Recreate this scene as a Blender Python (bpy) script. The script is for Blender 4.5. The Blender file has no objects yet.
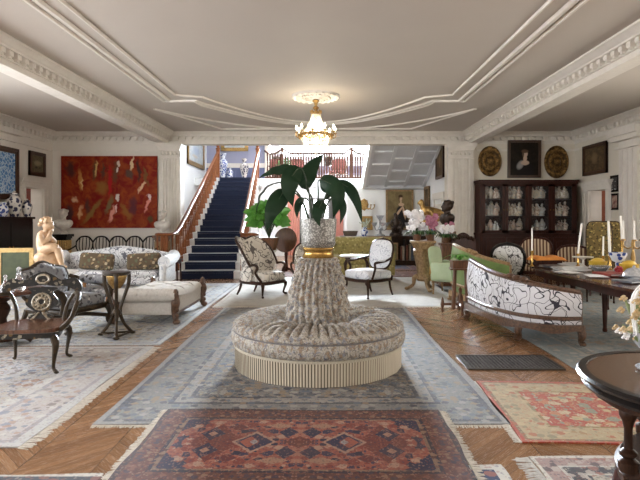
import bpy, bmesh, math, random
from mathutils import Vector, Matrix, Euler
random.seed(7)
PI = math.pi
SC = bpy.context.scene
COL = SC.collection
R = math.radians
FPX, HZ, VX, HC = 530.0, 219.0, 324.0, 1.5      # lens in pixels, horizon row, vanishing column, eye height

def P(px, py, d):
    return Vector(((px - VX) * d / FPX, d, HC + (HZ - py) * d / FPX))
def F(px, py):
    d = FPX * HC / (py - HZ)
    return Vector(((px - VX) * d / FPX, d, 0))

# ------------------------------------------------------------------ meshes
class MB:
    def __init__(s): s.v = []; s.f = []
    def add(s, vs, fs, M=None):
        o = len(s.v)
        if M is not None: vs = [M @ Vector(v) for v in vs]
        s.v += [tuple(v) for v in vs]
        s.f += [tuple(i + o for i in f) for f in fs]
        return s
    def box(s, x, y, z, sx, sy, sz, rz=0, M=None):
        """box by centre x, y, bottom z and full sizes"""
        a, b = sx / 2, sy / 2
        vs = [(-a, -b, 0), (a, -b, 0), (a, b, 0), (-a, b, 0), (-a, -b, sz), (a, -b, sz), (a, b, sz), (-a, b, sz)]
        T = Matrix.Translation((x, y, z)) @ Matrix.Rotation(rz, 4, 'Z')
        if M is not None: T = M @ T
        return s.add(vs, [(0, 3, 2, 1), (4, 5, 6, 7), (0, 1, 5, 4), (1, 2, 6, 5), (2, 3, 7, 6), (3, 0, 4, 7)], T)
    def rbox(s, x, y, z, sx, sy, sz, r=.03, puff=0, M=None, n=5):
        """rounded, optionally puffed box by centre x,y, bottom z"""
        h = (sx / 2, sy / 2, sz / 2); r = min(r, min(h) * .999)
        def ax(hh):
            c = [-hh, -hh + .3 * r, -hh + r]
            for i in range(1, n): c.append(-hh + r + (2 * hh - 2 * r) * i / n)
            return c + [hh - r, hh - .3 * r, hh]
        A = [ax(q) for q in h]; idx = {}; vs = []; fs = []
        def vid(i, j, k):
            if (i, j, k) not in idx:
                p = Vector((A[0][i], A[1][j], A[2][k]))
                q = Vector([max(-(hh - r), min(hh - r, c)) for c, hh in zip(p, h)])
                d = p - q
                if d.length > 1e-9: q = q + d.normalized() * r
                if puff:
                    u, w, t = q.x / h[0], q.y / h[1], q.z / h[2]
                    q.z += puff * t * max(0, (1 - u * u)) * max(0, (1 - w * w))
                    q.x += puff * .3 * u * max(0, 1 - w * w) * max(0, 1 - t * t)
                    q.y += puff * .3 * w * max(0, 1 - u * u) * max(0, 1 - t * t)
                idx[(i, j, k)] = len(vs); vs.append(q + Vector((x, y, z + sz / 2)))
            return idx[(i, j, k)]
        N = len(A[0]) - 1
        for a in range(N):
            for b in range(N):
                fs += [(vid(a, b, 0), vid(a, b + 1, 0), vid(a + 1, b + 1, 0), vid(a + 1, b, 0)),
                       (vid(a, b, N), vid(a + 1, b, N), vid(a + 1, b + 1, N), vid(a, b + 1, N)),
                       (vid(a, 0, b), vid(a + 1, 0, b), vid(a + 1, 0, b + 1), vid(a, 0, b + 1)),
                       (vid(a, N, b), vid(a, N, b + 1), vid(a + 1, N, b + 1), vid(a + 1, N, b)),
                       (vid(0, a, b), vid(0, a, b + 1), vid(0, a + 1, b + 1), vid(0, a + 1, b)),
                       (vid(N, a, b), vid(N, a + 1, b), vid(N, a + 1, b + 1), vid(N, a, b + 1))]
        return s.add(vs, fs, M)
    def lathe(s, prof, seg=20, c=(0, 0, 0), sx=1, sy=1, M=None, wob=None):
        vs = []; fs = []; n = len(prof)
        for i, (r, z) in enumerate(prof):
            for k in range(seg):
                a = 2 * PI * k / seg
                rr = r * (1 + wob(a, i / (n - 1)) if wob else 1)
                vs.append((c[0] + rr * math.cos(a) * sx, c[1] + rr * math.sin(a) * sy, c[2] + z))
        for i in range(n - 1):
            for k in range(seg):
                q = (k + 1) % seg
                fs.append((i * seg + k, i * seg + q, (i + 1) * seg + q, (i + 1) * seg + k))
        if prof[0][0] > 1e-4: fs.append(tuple(range(seg))[::-1])
        if prof[-1][0] > 1e-4: fs.append(tuple(range((n - 1) * seg, n * seg)))
        return s.add(vs, fs, M)
    def ell(s, x, y, z, rx, ry, rz, seg=14, n=9, M=None):
        return s.lathe([(max(1e-5, math.sin(PI * i / n)), -math.cos(PI * i / n) * rz) for i in range(n + 1)], seg, (x, y, z), rx, ry, M)
    def tube(s, pts, rad, seg=8, closed=False, flat=1.0, M=None, up=None):
        pts = [Vector(p) for p in pts]; n = len(pts)
        if not hasattr(rad, '__len__'): rad = [rad] * n
        elif len(rad) != n:
            m = len(rad); q = []
            for i in range(n):
                t = i / (n - 1) * (m - 1); k = min(int(t), m - 2); q.append(rad[k] + (rad[k + 1] - rad[k]) * (t - k))
            rad = q
        T = []
        for i in range(n):
            if closed: d = pts[(i + 1) % n] - pts[i - 1]
            else: d = pts[min(i + 1, n - 1)] - pts[max(i - 1, 0)]
            T.append(d.normalized() if d.length > 1e-9 else Vector((0, 0, 1)))
        u = Vector(up) if up else (Vector((0, 0, 1)) if abs(T[0].z) < .9 else Vector((1, 0, 0)))
        u = (u - T[0] * u.dot(T[0])).normalized()
        vs = []; fs = []
        for i in range(n):
            if up: u = Vector(up)
            u = u - T[i] * u.dot(T[i])
            u = u.normalized() if u.length > 1e-6 else T[i].orthogonal().normalized()
            w = T[i].cross(u)
            for k in range(seg):
                a = 2 * PI * (k + .5) / seg
                vs.append(pts[i] + (u * math.cos(a) * flat + w * math.sin(a)) * rad[i])
        for i in range(n if closed else n - 1):
            j = (i + 1) % n
            for k in range(seg):
                q = (k + 1) % seg
                fs.append((i * seg + k, i * seg + q, j * seg + q, j * seg + k))
        if not closed:
            fs.append(tuple(range(seg))[::-1]); fs.append(tuple(range((n - 1) * seg, n * seg)))
        return s.add(vs, fs, M)
    def prism(s, poly, t, M=None):
        """polygon in local XZ extruded along Y by t (centred)"""
        n = len(poly)
        vs = [(x, -t / 2, z) for x, z in poly] + [(x, t / 2, z) for x, z in poly]
        fs = [tuple(range(n)), tuple(range(n, 2 * n))[::-1]] + [(i, i + n, (i + 1) % n + n, (i + 1) % n) for i in range(n)]
        return s.add(vs, fs, M)
    def slab(s, poly, z, t, M=None):
        """polygon in XY extruded up by t"""
        n = len(poly)
        vs = [(x, y, z) for x, y in poly] + [(x, y, z + t) for x, y in poly]
        fs = [tuple(range(n))[::-1], tuple(range(n, 2 * n))] + [(i, (i + 1) % n, (i + 1) % n + n, i + n) for i in range(n)]
        return s.add(vs, fs, M)
    def sheet(s, fn, nu, nv, th=0.0, M=None):
        """grid fn(u,v), given thickness along its normals"""
        P_ = [[Vector(fn(i / nu, j / nv)) for j in range(nv + 1)] for i in range(nu + 1)]
        vs = [p for row in P_ for p in row]; m = nv + 1
        fs = [(i * m + j, (i + 1) * m + j, (i + 1) * m + j + 1, i * m + j + 1) for i in range(nu) for j in range(nv)]
        if th:
            N = []
            for i in range(nu + 1):
                for j in range(nv + 1):
                    a = P_[min(i + 1, nu)][j] - P_[max(i - 1, 0)][j]; b = P_[i][min(j + 1, nv)] - P_[i][max(j - 1, 0)]
                    c = a.cross(b); N.append(c.normalized() if c.length > 1e-12 else Vector((0, 0, 1)))
            o = len(vs); vs = vs + [vs[k] - N[k] * th for k in range(o)]
            fs += [tuple(q + o for q in f)[::-1] for f in fs[:nu * nv]]
            B = [i * m for i in range(nu + 1)] + [nu * m + j for j in range(1, m)] + [i * m + nv for i in range(nu - 1, -1, -1)] + [j for j in range(nv - 1, 0, -1)]
            for k in range(len(B)):
                a, b = B[k], B[(k + 1) % len(B)]; fs.append((b, a, a + o, b + o))
        return s.add(vs, fs, M)
    def build(s, name, mat, parent=None, loc=None, rz=0, ang=38, flatshade=False):
        me = bpy.data.meshes.new(name); me.from_pydata(s.v, [], s.f); me.validate()
        bm = bmesh.new(); bm.from_mesh(me); bmesh.ops.recalc_face_normals(bm, faces=bm.faces); bm.to_mesh(me); bm.free()
        if not flatshade:
            me.polygons.foreach_set('use_smooth', [True] * len(me.polygons)); me.set_sharp_from_angle(angle=R(ang))
        me.materials.append(mat)
        o = bpy.data.objects.new(name, me); COL.objects.link(o)
        if parent: o.parent = parent
        if loc is not None: o.location = loc
        if rz: o.rotation_euler.z = rz
        return o

def TR(x=0, y=0, z=0, rx=0, ry=0, rz=0, s=1):
    return Matrix.Translation((x, y, z)) @ Euler((rx, ry, rz)).to_matrix().to_4x4() @ Matrix.Scale(s, 4)
def cr(pts, n=6, closed=False):
    """Catmull-Rom through the points"""
    p = [Vector(q) for q in pts]; out = []; m = len(p)
    rng = range(m) if closed else range(m - 1)
    for i in rng:
        if closed: a, b, c, d = p[i - 1], p[i], p[(i + 1) % m], p[(i + 2) % m]
        else: a, b, c, d = p[max(i - 1, 0)], p[i], p[i + 1], p[min(i + 2, m - 1)]
        for k in range(n):
            t = k / n
            out.append(.5 * ((2 * b) + (c - a) * t + (2 * a - 5 * b + 4 * c - d) * t * t + (3 * b - a - 3 * c + d) * t ** 3))
    if not closed: out.append(p[-1])
    return out
def cr2(pts, n=6, closed=False):
    return [(q.x, q.y) for q in cr([(a, b, 0) for a, b in pts], n, closed)]
def lerp(a, b, t): return a + (b - a) * t

def tag(o, label=None, cat=None, group=None, kind=None):
    if label: o['label'] = label
    if cat: o['category'] = cat
    if group: o['group'] = group
    if kind: o['kind'] = kind
    return o
def thing(name, label, cat, loc=(0, 0, 0), rz=0, group=None):
    o = bpy.data.objects.new(name, None); COL.objects.link(o)
    o.location = loc; o.rotation_euler.z = rz; o.empty_display_size = .1
    return tag(o, label, cat, group)
def dup(root, loc, rz=None, label=None, group=None):
    def cp(o, par):
        c = o.copy(); COL.objects.link(c)
        if par: c.parent = par
        for ch in o.children: cp(ch, c)
        return c
    r = cp(root, None); r.location = loc
    if rz is not None: r.rotation_euler.z = rz
    if label: r['label'] = label
    if group: r['group'] = group
    return r
def struct(name, mb, mat, parent=None, **k):
    o = mb.build(name, mat, parent, **k)
    if parent is None: o['kind'] = 'structure'
    return o

# ------------------------------------------------------------------ materials
class NT:
    def __init__(s, name):
        s.m = bpy.data.materials.new(name); s.m.use_nodes = True
        s.t = s.m.node_tree; s.b = s.t.nodes['Principled BSDF']
    def n(s, ty, **k):
        o = s.t.nodes.new(ty)
        for a, v in k.items(): setattr(o, a, v)
        return o
    def put(s, sock, v):
        if v is None: return
        if hasattr(v, 'is_output') or isinstance(v, bpy.types.NodeSocket): s.t.links.new(v, sock)
        else:
            if hasattr(sock, 'default_value'):
                if sock.type == 'RGBA' and len(v) == 3: v = (*v, 1)
                sock.default_value = v
    def m_(s, op, a, b=0.0, c=None):
        o = s.n('ShaderNodeMath', operation=op); s.put(o.inputs[0], a); s.put(o.inputs[1], b)
        if c is not None: s.put(o.inputs[2], c)
        return o.outputs[0]
    def mix(s, f, a, b, mode='MIX'):
        o = s.n('ShaderNodeMix', data_type='RGBA', blend_type=mode); s.put(o.inputs[0], f); s.put(o.inputs[6], a); s.put(o.inputs[7], b)
        return o.outputs[2]
    def obj(s): return s.n('ShaderNodeTexCoord').outputs['Object']
    def gen(s): return s.n('ShaderNodeTexCoord').outputs['Generated']
    def sep(s, v):
        o = s.n('ShaderNodeSeparateXYZ'); s.put(o.inputs[0], v); return o.outputs
    def comb(s, x, y, z=0.0):
        o = s.n('ShaderNodeCombineXYZ'); s.put(o.inputs[0], x); s.put(o.inputs[1], y); s.put(o.inputs[2], z); return o.outputs[0]
    def scale(s, v, k, rot=(0, 0, 0)):
        o = s.n('ShaderNodeMapping'); s.put(o.inputs[0], v); o.inputs['Rotation'].default_value = rot
        o.inputs['Scale'].default_value = k if hasattr(k, '__len__') else (k, k, k); return o.outputs[0]
    def noise(s, v, sc, det=3, rough=.5, dist=0.0, col=False):
        o = s.n('ShaderNodeTexNoise'); s.put(o.inputs['Vector'], v); o.inputs['Scale'].default_value = sc
        o.inputs['Detail'].default_value = det; o.inputs['Roughness'].default_value = rough; o.inputs['Distortion'].default_value = dist
        return o.outputs[1 if col else 0]
    def vor(s, v, sc, feat='F1', out=0, rnd=1.0):
        o = s.n('ShaderNodeTexVoronoi', feature=feat); s.put(o.inputs['Vector'], v); o.inputs['Scale'].default_value = sc
        o.inputs['Randomness'].default_value = rnd; return o.outputs[out]
    def ramp(s, f, stops, interp='LINEAR'):
        o = s.n('ShaderNodeValToRGB'); cr_ = o.color_ramp; cr_.interpolation = interp
        while len(cr_.elements) < len(stops): cr_.elements.new(.5)
        for e, (p, c) in zip(cr_.elements, stops):
            e.position = p; e.color = (*c, 1) if len(c) == 3 else c
        s.put(o.inputs[0], f); return o.outputs[0]
    def gt(s, a, b): return s.m_('GREATER_THAN', a, b)
    def lt(s, a, b): return s.m_('LESS_THAN', a, b)
    def smooth(s, a, lo, hi, flip=False):
        o = s.n('ShaderNodeMapRange', interpolation_type='SMOOTHSTEP'); s.put(o.inputs[0], a)
        o.inputs[1].default_value = lo; o.inputs[2].default_value = hi
        o.inputs[3].default_value = 1.0 if flip else 0.0; o.inputs[4].default_value = 0.0 if flip else 1.0
        return o.outputs[0]
    def vadd(s, a, b, k=1.0):
        o = s.n('ShaderNodeVectorMath', operation='MULTIPLY_ADD'); s.put(o.inputs[0], b); o.inputs[1].default_value = (k, k, k); s.put(o.inputs[2], a)
        return o.outputs[0]
    def warp(s, v, sc, k, det=2):
        c = s.noise(v, sc, det, col=True)
        o = s.n('ShaderNodeVectorMath', operation='SUBTRACT'); s.put(o.inputs[0], c); o.inputs[1].default_value = (.5, .5, .5)
        return s.vadd(v, o.outputs[0], k)
    def bump(s, h, st=.3, d=.01):
        o = s.n('ShaderNodeBump'); s.put(o.inputs['Height'], h); o.inputs['Strength'].default_value = st; o.inputs['Distance'].default_value = d
        s.put(s.b.inputs['Normal'], o.outputs[0])
    def fin(s, col=None, rough=.5, metal=0.0, spec=.5, **k):
        if col is not None: s.put(s.b.inputs['Base Color'], col)
        s.put(s.b.inputs['Roughness'], rough); s.put(s.b.inputs['Metallic'], metal)
        s.put(s.b.inputs['Specular IOR Level'], spec)
        for a, v in k.items(): s.put(s.b.inputs[a.replace('_', ' ')], v)
        return s.m

def mat(name, c, rough=.5, metal=0.0, spec=.5, c2=None, sc=6, amt=.5, bump=0, bsc=None, **k):
    """plain colour with procedural variation"""
    t = NT(name); v = t.obj()
    nz = t.noise(v, sc, 4, .6)
    c2 = c2 or tuple(q * .82 for q in c)
    col = t.mix(t.smooth(nz, .5 - amt * .5, .5 + amt * .5), c, c2)
    if bump: t.bump(t.noise(v, bsc or sc * 4, 4), bump, .01)
    return t.fin(col, rough, metal, spec, **k)

def wood(name, c, c2, rough=.35, sc=8, stretch=(1, 1, .12), spec=.5, **k):
    t = NT(name); v = t.scale(t.obj(), stretch)
    n = t.noise(v, sc * 4, 5, .65, 1.2)
    col = t.mix(t.smooth(n, .3, .7), c, c2)
    t.bump(n, .08, .004)
    return t.fin(col, rough, 0, spec, **k)

def fabric_lines(name, base, line, sc=9, width=.045, warpk=.12, rough=.85, extra=None, wsc=None):
    """printed cloth: winding outline drawing on a pale ground"""
    t = NT(name); v = t.obj()
    w2 = t.warp(v, sc * 1.3, warpk, 0)
    nz = t.noise(w2, sc * .9, 0)
    iso = t.m_('ABSOLUTE', t.m_('SUBTRACT', t.m_('FRACT', t.m_('MULTIPLY', nz, 5.0)), .5))
    m2 = t.lt(iso, width * 2.0)
    nz3 = t.noise(t.warp(t.scale(v, 1, (.4, .7, .3)), sc * 1.6, warpk, 0), sc * .7, 0)
    iso3 = t.m_('ABSOLUTE', t.m_('SUBTRACT', t.m_('FRACT', t.m_('MULTIPLY', nz3, 3.0)), .5))
    m = t.m_('MAXIMUM', m2, t.lt(iso3, width * 1.3))
    col = base
    if extra:
        nb = t.noise(v, sc * .55, 2)
        col = t.mix(t.smooth(nb, .5, .6), base, extra)
    col = t.mix(m, col, line)
    t.bump(t.noise(v, 240, 2), .12, .002)
    return t.fin(col, rough, 0, .2, Sheen_Weight=.15)

def fabric_floral(name, cols, sc=18, rough=.9, warpk=.05, bumpk=.12, spec=.2):
    """small-scale woven flowers: cols = ground, then motif colours"""
    t = NT(name); v = t.warp(t.obj(), sc * .8, warpk)
    o = t.n('ShaderNodeTexVoronoi'); t.put(o.inputs['Vector'], v); o.inputs['Scale'].default_value = sc
    d, c = o.outputs[0], o.outputs[1]
    x = t.sep(c)[0]
    n = len(cols) - 1
    rc = t.ramp(x, [(i / n, cols[i + 1]) for i in range(n)], 'CONSTANT')
    wob = t.noise(v, sc * 3.1, 2)
    msk = t.lt(t.m_('ADD', d, t.m_('MULTIPLY', wob, .6)), .72)
    col = t.mix(msk, cols[0], rc)
    t.bump(t.noise(v, 160, 2), bumpk, .002)
    return t.fin(col, rough, 0, spec, Sheen_Weight=.1)

def brocade(name, base, warm, cool, dark, sc=16, stretch=(1, 1, 1), rough=.85):
    """small all-over sprigged weave"""
    t = NT(name); v = t.scale(t.obj(), stretch)
    n1 = t.noise(v, sc, 2, .5, .6); n2 = t.noise(t.vadd(v, (3.1, 1.7, 5.2)), sc * 1.3, 2, .5, .8); n3 = t.noise(t.vadd(v, (7.7, 4.4, 1.2)), sc * 2.3, 2)
    col = t.mix(t.smooth(n3, .35, .65), base, tuple(q * .78 for q in base))
    col = t.mix(t.m_('MULTIPLY', t.smooth(n1, .56, .60), .9), col, warm)
    col = t.mix(t.m_('MULTIPLY', t.smooth(n2, .57, .61), .9), col, cool)
    l1 = t.lt(t.m_('ABSOLUTE', t.m_('SUBTRACT', n1, .55)), .018); l2 = t.lt(t.m_('ABSOLUTE', t.m_('SUBTRACT', n2, .46)), .016)
    col = t.mix(t.m_('MULTIPLY', t.m_('MAXIMUM', l1, l2), .8), col, dark)
    t.bump(t.noise(v, 160, 2), .12, .002)
    return t.fin(col, rough, 0, .2, Sheen_Weight=.08)

def rug(name, w, l, bands, field, motifs, bmotifs=None, sc=9, bsc=13, med=None, wear=None, rough=.9, sheen=.06, crack=0):
    """oriental rug: bands = [(distance from edge, colour)...], mirrored motifs, optional medallion list"""
    t = NT(name); xyz = t.sep(t.obj())
    ax, ay = t.m_('ABSOLUTE', xyz[0]), t.m_('ABSOLUTE', xyz[1])
    d = t.m_('MINIMUM', t.m_('SUBTRACT', w / 2, ax), t.m_('SUBTRACT', l / 2, ay))
    mx = bands[-1][0] * 1.25
    st = [(0, bands[0][1])] + [(bands[i - 1][0] / mx, bands[i][1]) for i in range(1, len(bands))] + [(bands[-1][0] / mx, field)]
    base = t.ramp(t.m_('DIVIDE', d, mx), st, 'CONSTANT')
    v = t.comb(ax, ay, 0.0); vw = t.warp(v, sc * .9, .035)
    infield = t.gt(d, bands[-1][0])
    def motif(vec, s, cols, thr):
        o = t.n('ShaderNodeTexVoronoi'); t.put(o.inputs['Vector'], vec); o.inputs['Scale'].default_value = s
        o.inputs['Randomness'].default_value = .75
        n = len(cols); x = t.sep(o.outputs[1])[0]
        rc = t.ramp(x, [(i / n, cols[i]) for i in range(n)], 'CONSTANT')
        wb = t.noise(vec, s * 3, 2)
        return rc, t.lt(t.m_('ADD', o.outputs[0], t.m_('MULTIPLY', wb, .5)), thr)
    col = base
    rc, mk = motif(vw, sc, motifs, .74)
    rc2, mk2 = motif(t.warp(v, sc * 2, .03), sc * 2.2, motifs[::-1], .66)
    col = t.mix(t.m_('MULTIPLY', mk2, infield), col, rc2)
    col = t.mix(t.m_('MULTIPLY', mk, infield), col, rc)
    if med:
        for (cx, cy, rx, ry, c) in med:
            q = t.m_('ADD', t.m_('DIVIDE', t.m_('ABSOLUTE', t.m_('SUBTRACT', ax, cx)), rx), t.m_('DIVIDE', t.m_('ABSOLUTE', t.m_('SUBTRACT', ay, cy)), ry))
            q = t.m_('ADD', q, t.m_('MULTIPLY', t.m_('SUBTRACT', t.noise(v, 22, 1), .5), .25))
            col = t.mix(t.m_('MULTIPLY', t.lt(q, 1.0), infield), col, c)
    # thin dark outlines in the field
    e = t.vor(vw, sc, 'DISTANCE_TO_EDGE', rnd=.75)
    if crack: col = t.mix(t.m_('MULTIPLY', t.m_('MULTIPLY', t.lt(e, .035), infield), crack), col, motifs[0])
    rc3, mk3 = motif(t.warp(v, sc * 4, .02), sc * 4.3, motifs, .7)
    col = t.mix(t.m_('MULTIPLY', mk3, .45), col, rc3)
    bm_ = bmotifs or motifs
    rb, mb_ = motif(t.warp(v, bsc, .02), bsc, bm_, .72)
    outb = t.m_('MULTIPLY', t.m_('SUBTRACT', 1.0, infield), t.gt(d, bands[0][0]))
    col = t.mix(t.m_('MULTIPLY', t.m_('MULTIPLY', mb_, outb), .8), col, rb)
    if wear:
        nz = t.noise(t.obj(), 2.2, 6, .7)
        col = t.mix(t.m_('MULTIPLY', t.smooth(nz, .35, .7), wear[1]), col, wear[0])
    st_ = t.noise(t.scale(t.obj(), (4, 60, 1)), 3, 2)
    col = t.mix(t.m_('MULTIPLY', st_, .22), col, (.03, .025, .02))
    t.bump(t.noise(t.obj(), 190, 2), .25, .004)
    return t.fin(col, rough, 0, .3, Sheen_Weight=sheen, Sheen_Roughness=.4)

def painting(name, bg, bg2, blobs, sc=3, rough=.55, warpk=.25, asp=1.0, noise_amt=.8, plane='XZ'):
    """oil painting on a canvas spanning object x -.5..+.5 * width, z likewise; blobs in -1..1 units: (u,v,ru,rv,rot,colour,soft)"""
    t = NT(name); g = t.sep(t.gen())
    u = t.m_('MULTIPLY_ADD', g[0 if plane[0] == 'X' else 1], 2.0, -1.0); v = t.m_('MULTIPLY_ADD', g[2], 2.0, -1.0)
    vec = t.comb(t.m_('MULTIPLY', u, asp), v, 0.0)
    nz = t.noise(vec, sc, 5, .65, .8)
    col = t.mix(t.m_('MULTIPLY', t.smooth(nz, .35, .68), noise_amt), bg, bg2)
    wv = t.sep(t.warp(vec, sc * 1.6, warpk))
    for (bu, bv, ru, rv, rot, c, soft) in blobs:
        dx = t.m_('SUBTRACT', wv[0], bu * asp); dy = t.m_('SUBTRACT', wv[1], bv)
        cs, sn = math.cos(R(rot)), math.sin(R(rot))
        a = t.m_('DIVIDE', t.m_('ADD', t.m_('MULTIPLY', dx, cs), t.m_('MULTIPLY', dy, sn)), ru)
        b = t.m_('DIVIDE', t.m_('SUBTRACT', t.m_('MULTIPLY', dy, cs), t.m_('MULTIPLY', dx, sn)), rv)
        q = t.m_('ADD', t.m_('MULTIPLY', a, a), t.m_('MULTIPLY', b, b))
        col = t.mix(t.smooth(q, max(0, 1 - soft * 1.7), 1 + soft * .45, True), col, c)
    t.bump(t.noise(vec, 60, 3), .1, .003)
    return t.fin(col, rough, 0, .1)
# ------------------------------------------------------------------ camera, world, lights
cam = bpy.data.cameras.new('camera'); co = bpy.data.objects.new('camera', cam); COL.objects.link(co)
co.location = (0, 0, HC); co.rotation_euler = (R(90), 0, 0)
cam.sensor_width = 36; cam.lens = FPX / 640 * 36
cam.shift_x = -(VX - 320) / 640; cam.shift_y = -(240 - HZ) / 640
cam.clip_end = 200; SC.camera = co
SC.view_settings.view_transform = 'Standard'; SC.view_settings.look = 'None'
SC.view_settings.exposure = 0.0; SC.view_settings.gamma = 1; SC.view_settings.use_curve_mapping = False
W = bpy.data.worlds.new('world'); SC.world = W; W.use_nodes = True
bgn = W.node_tree.nodes['Background']; bgn.inputs[0].default_value = (1.0, .95, .89, 1); bgn.inputs[1].default_value = .5

def area(name, loc, rot, sx, sy, e, c):
    l = bpy.data.lights.new(name, 'AREA'); l.shape = 'RECTANGLE'; l.size = sx; l.size_y = sy; l.energy = e; l.color = c
    o = bpy.data.objects.new(name, l); COL.objects.link(o); o.location = loc; o.rotation_euler = rot
    return o
def point(name, loc, e, c, r=.05):
    l = bpy.data.lights.new(name, 'POINT'); l.energy = e; l.color = c; l.shadow_soft_size = r
    o = bpy.data.objects.new(name, l); COL.objects.link(o); o.location = loc
    return o

# ------------------------------------------------------------------ shared materials
M = {}
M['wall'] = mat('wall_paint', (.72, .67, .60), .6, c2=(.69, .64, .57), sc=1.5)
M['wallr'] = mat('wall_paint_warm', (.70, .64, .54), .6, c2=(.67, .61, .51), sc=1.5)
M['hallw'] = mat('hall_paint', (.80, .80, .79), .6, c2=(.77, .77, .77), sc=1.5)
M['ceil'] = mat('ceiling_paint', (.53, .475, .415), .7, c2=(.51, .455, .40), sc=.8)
M['plaster'] = mat('plaster', (.74, .69, .62), .6, c2=(.67, .62, .55), sc=5)
M['greyp'] = mat('grey_panel_paint', (.56, .57, .59), .6, c2=(.52, .53, .55), sc=3)
M['bluegrey'] = mat('blue_grey_paint', (.29, .30, .41), .6, c2=(.27, .28, .38), sc=2)
M['navyp'] = mat('navy_wainscot', (.12, .14, .26), .5, c2=(.10, .12, .22), sc=2)
M['mahog'] = wood('mahogany', (.055, .016, .010), (.02, .007, .005), .35, spec=.14)
M['darkw'] = wood('dark_walnut', (.045, .021, .012), (.018, .009, .006), .38, spec=.16)
M['walnut'] = wood('walnut', (.15, .065, .03), (.06, .027, .014), .38, spec=.3)
M['oakst'] = wood('stair_wood', (.27, .095, .034), (.15, .05, .02), .4, spec=.15)
M['black'] = mat('black_lacquer', (.010, .009, .009), .25, spec=.2, c2=(.018, .014, .012), sc=12)
M['iron'] = mat('dark_iron', (.03, .026, .022), .35, .6, c2=(.06, .045, .03), sc=30)
M['gilt'] = mat('gilt', (.50, .32, .11), .34, .75, c2=(.24, .14, .05), sc=26, bump=.3)
M['giltw'] = mat('gilt_wood', (.40, .26, .13), .45, .15, c2=(.20, .115, .05), sc=22, bump=.4)
M['brass'] = mat('brass', (.66, .43, .14), .25, .95, c2=(.45, .27, .08), sc=18)
M['bronze'] = mat('bronze', (.055, .032, .02), .35, .5, c2=(.02, .013, .01), sc=14)
M['stone'] = mat('white_marble', (.66, .62, .56), .45, c2=(.50, .46, .41), sc=10)
M['tan'] = mat('tan_marble', (.56, .38, .23), .5, c2=(.42, .27, .16), sc=9)
M['porc'] = mat('porcelain', (.62, .58, .52), .2, c2=(.42, .36, .3), sc=40)
M['leafd'] = None
M['cream'] = mat('cream_cloth', (.54, .51, .47), .9, c2=(.45, .42, .385), sc=30, spec=.2)
M['candle'] = mat('candle_wax', (.86, .83, .78), .45, c2=(.8, .77, .7), sc=20)
M['paper'] = mat('paper', (.75, .74, .72), .7, c2=(.6, .6, .6), sc=14)
M['white'] = mat('white_enamel', (.80, .79, .78), .3, c2=(.72, .71, .70), sc=8)

def emis(name, c, e, pat=None):
    t = NT(name)
    return t.fin((0, 0, 0) if not pat else c, .5, 0, .2, Emission_Color=(*c, 1), Emission_Strength=e)
M['sky'] = emis('bright_daylight', (.86, .93, 1.0), 2.6)

# ------------------------------------------------------------------ floor: chevron oak parquet
t = NT('parquet'); xyz = t.sep(t.obj())
cw, pw = .46, .085
cx_ = t.m_('DIVIDE', xyz[0], cw); colid = t.m_('FLOOR', cx_); fr = t.m_('SUBTRACT', cx_, colid)
zig = t.m_('ABSOLUTE', t.m_('SUBTRACT', t.m_('MODULO', t.m_('ADD', cx_, 200.0), 2.0), 1.0))
yy = t.m_('DIVIDE', t.m_('ADD', xyz[1], t.m_('MULTIPLY', zig, cw)), pw)
pid = t.m_('FLOOR', yy); pf = t.m_('SUBTRACT', yy, pid)
wn = t.n('ShaderNodeTexWhiteNoise'); t.put(wn.inputs['Vector'], t.comb(colid, pid, 0.0))
grain = t.noise(t.comb(t.m_('MULTIPLY', xyz[0], 3.0), t.m_('MULTIPLY', yy, 2.2), t.m_('MULTIPLY', wn.outputs[0], 9.0)), 6, 5, .65, .6)
col = t.ramp(wn.outputs[0], [(0, (.19, .095, .043)), (.5, (.26, .135, .064)), (1, (.33, .18, .09))])
col = t.mix(t.m_('MULTIPLY', grain, .5), col, (.16, .07, .03))
edge = t.m_('MAXIMUM', t.lt(pf, .05), t.m_('MAXIMUM', t.lt(fr, .008), t.gt(fr, .992)))
col = t.mix(t.m_('MULTIPLY', edge, .75), col, (.06, .028, .014))
M['parquet'] = t.fin(col, t.m_('MULTIPLY_ADD', grain, .2, .16), 0, .5)
struct('floor', MB().box(0, 11, -.1, 21, 31, .1), M['parquet'], flatshade=True)

XL, XR, YB = -7.68, 7.1, 15.0            # side walls, back wall
ZC, ZB = 3.94, 3.62                      # ceiling, underside of the beams
OL, OR_ = -4.03, 3.48                    # stair hall opening
HL, HR = -5.2, 3.53                     # hall side walls

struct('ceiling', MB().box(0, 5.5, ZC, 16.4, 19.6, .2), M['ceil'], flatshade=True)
# back walls
struct('wall_back_left', MB().box((XL + OL) / 2, YB + .15, 0, OL - XL, .3, ZC), M['wall'])
struct('wall_back_right', MB().box((XR + OR_) / 2, YB + .15, 0, XR - OR_, .3, ZC), M['wallr'])
# left wall with its doorway (13.45..14.4, up to 2.2) and right wall with its doorway (13.2..14.2)
def side_wall(name, x, y0, d0, d1, dz, sgn, m):
    mb = MB(); w = .3; xc = x + sgn * w / 2
    mb.box(xc, (y0 + d0) / 2, 0, w, d0 - y0, ZC); mb.box(xc, (d1 + YB + .3) / 2, 0, w, YB + .3 - d1, ZC)
    mb.box(xc, (d0 + d1) / 2, dz, w, d1 - d0, ZC - dz)
    return struct(name, mb, m)
side_wall('wall_left', XL, -4.0, 13.55, 14.45, 2.32, -1, M['wall'])
side_wall('wall_right', XR, -4.0, 13.25, 14.15, 2.25, 1, M['wallr'])
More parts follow.
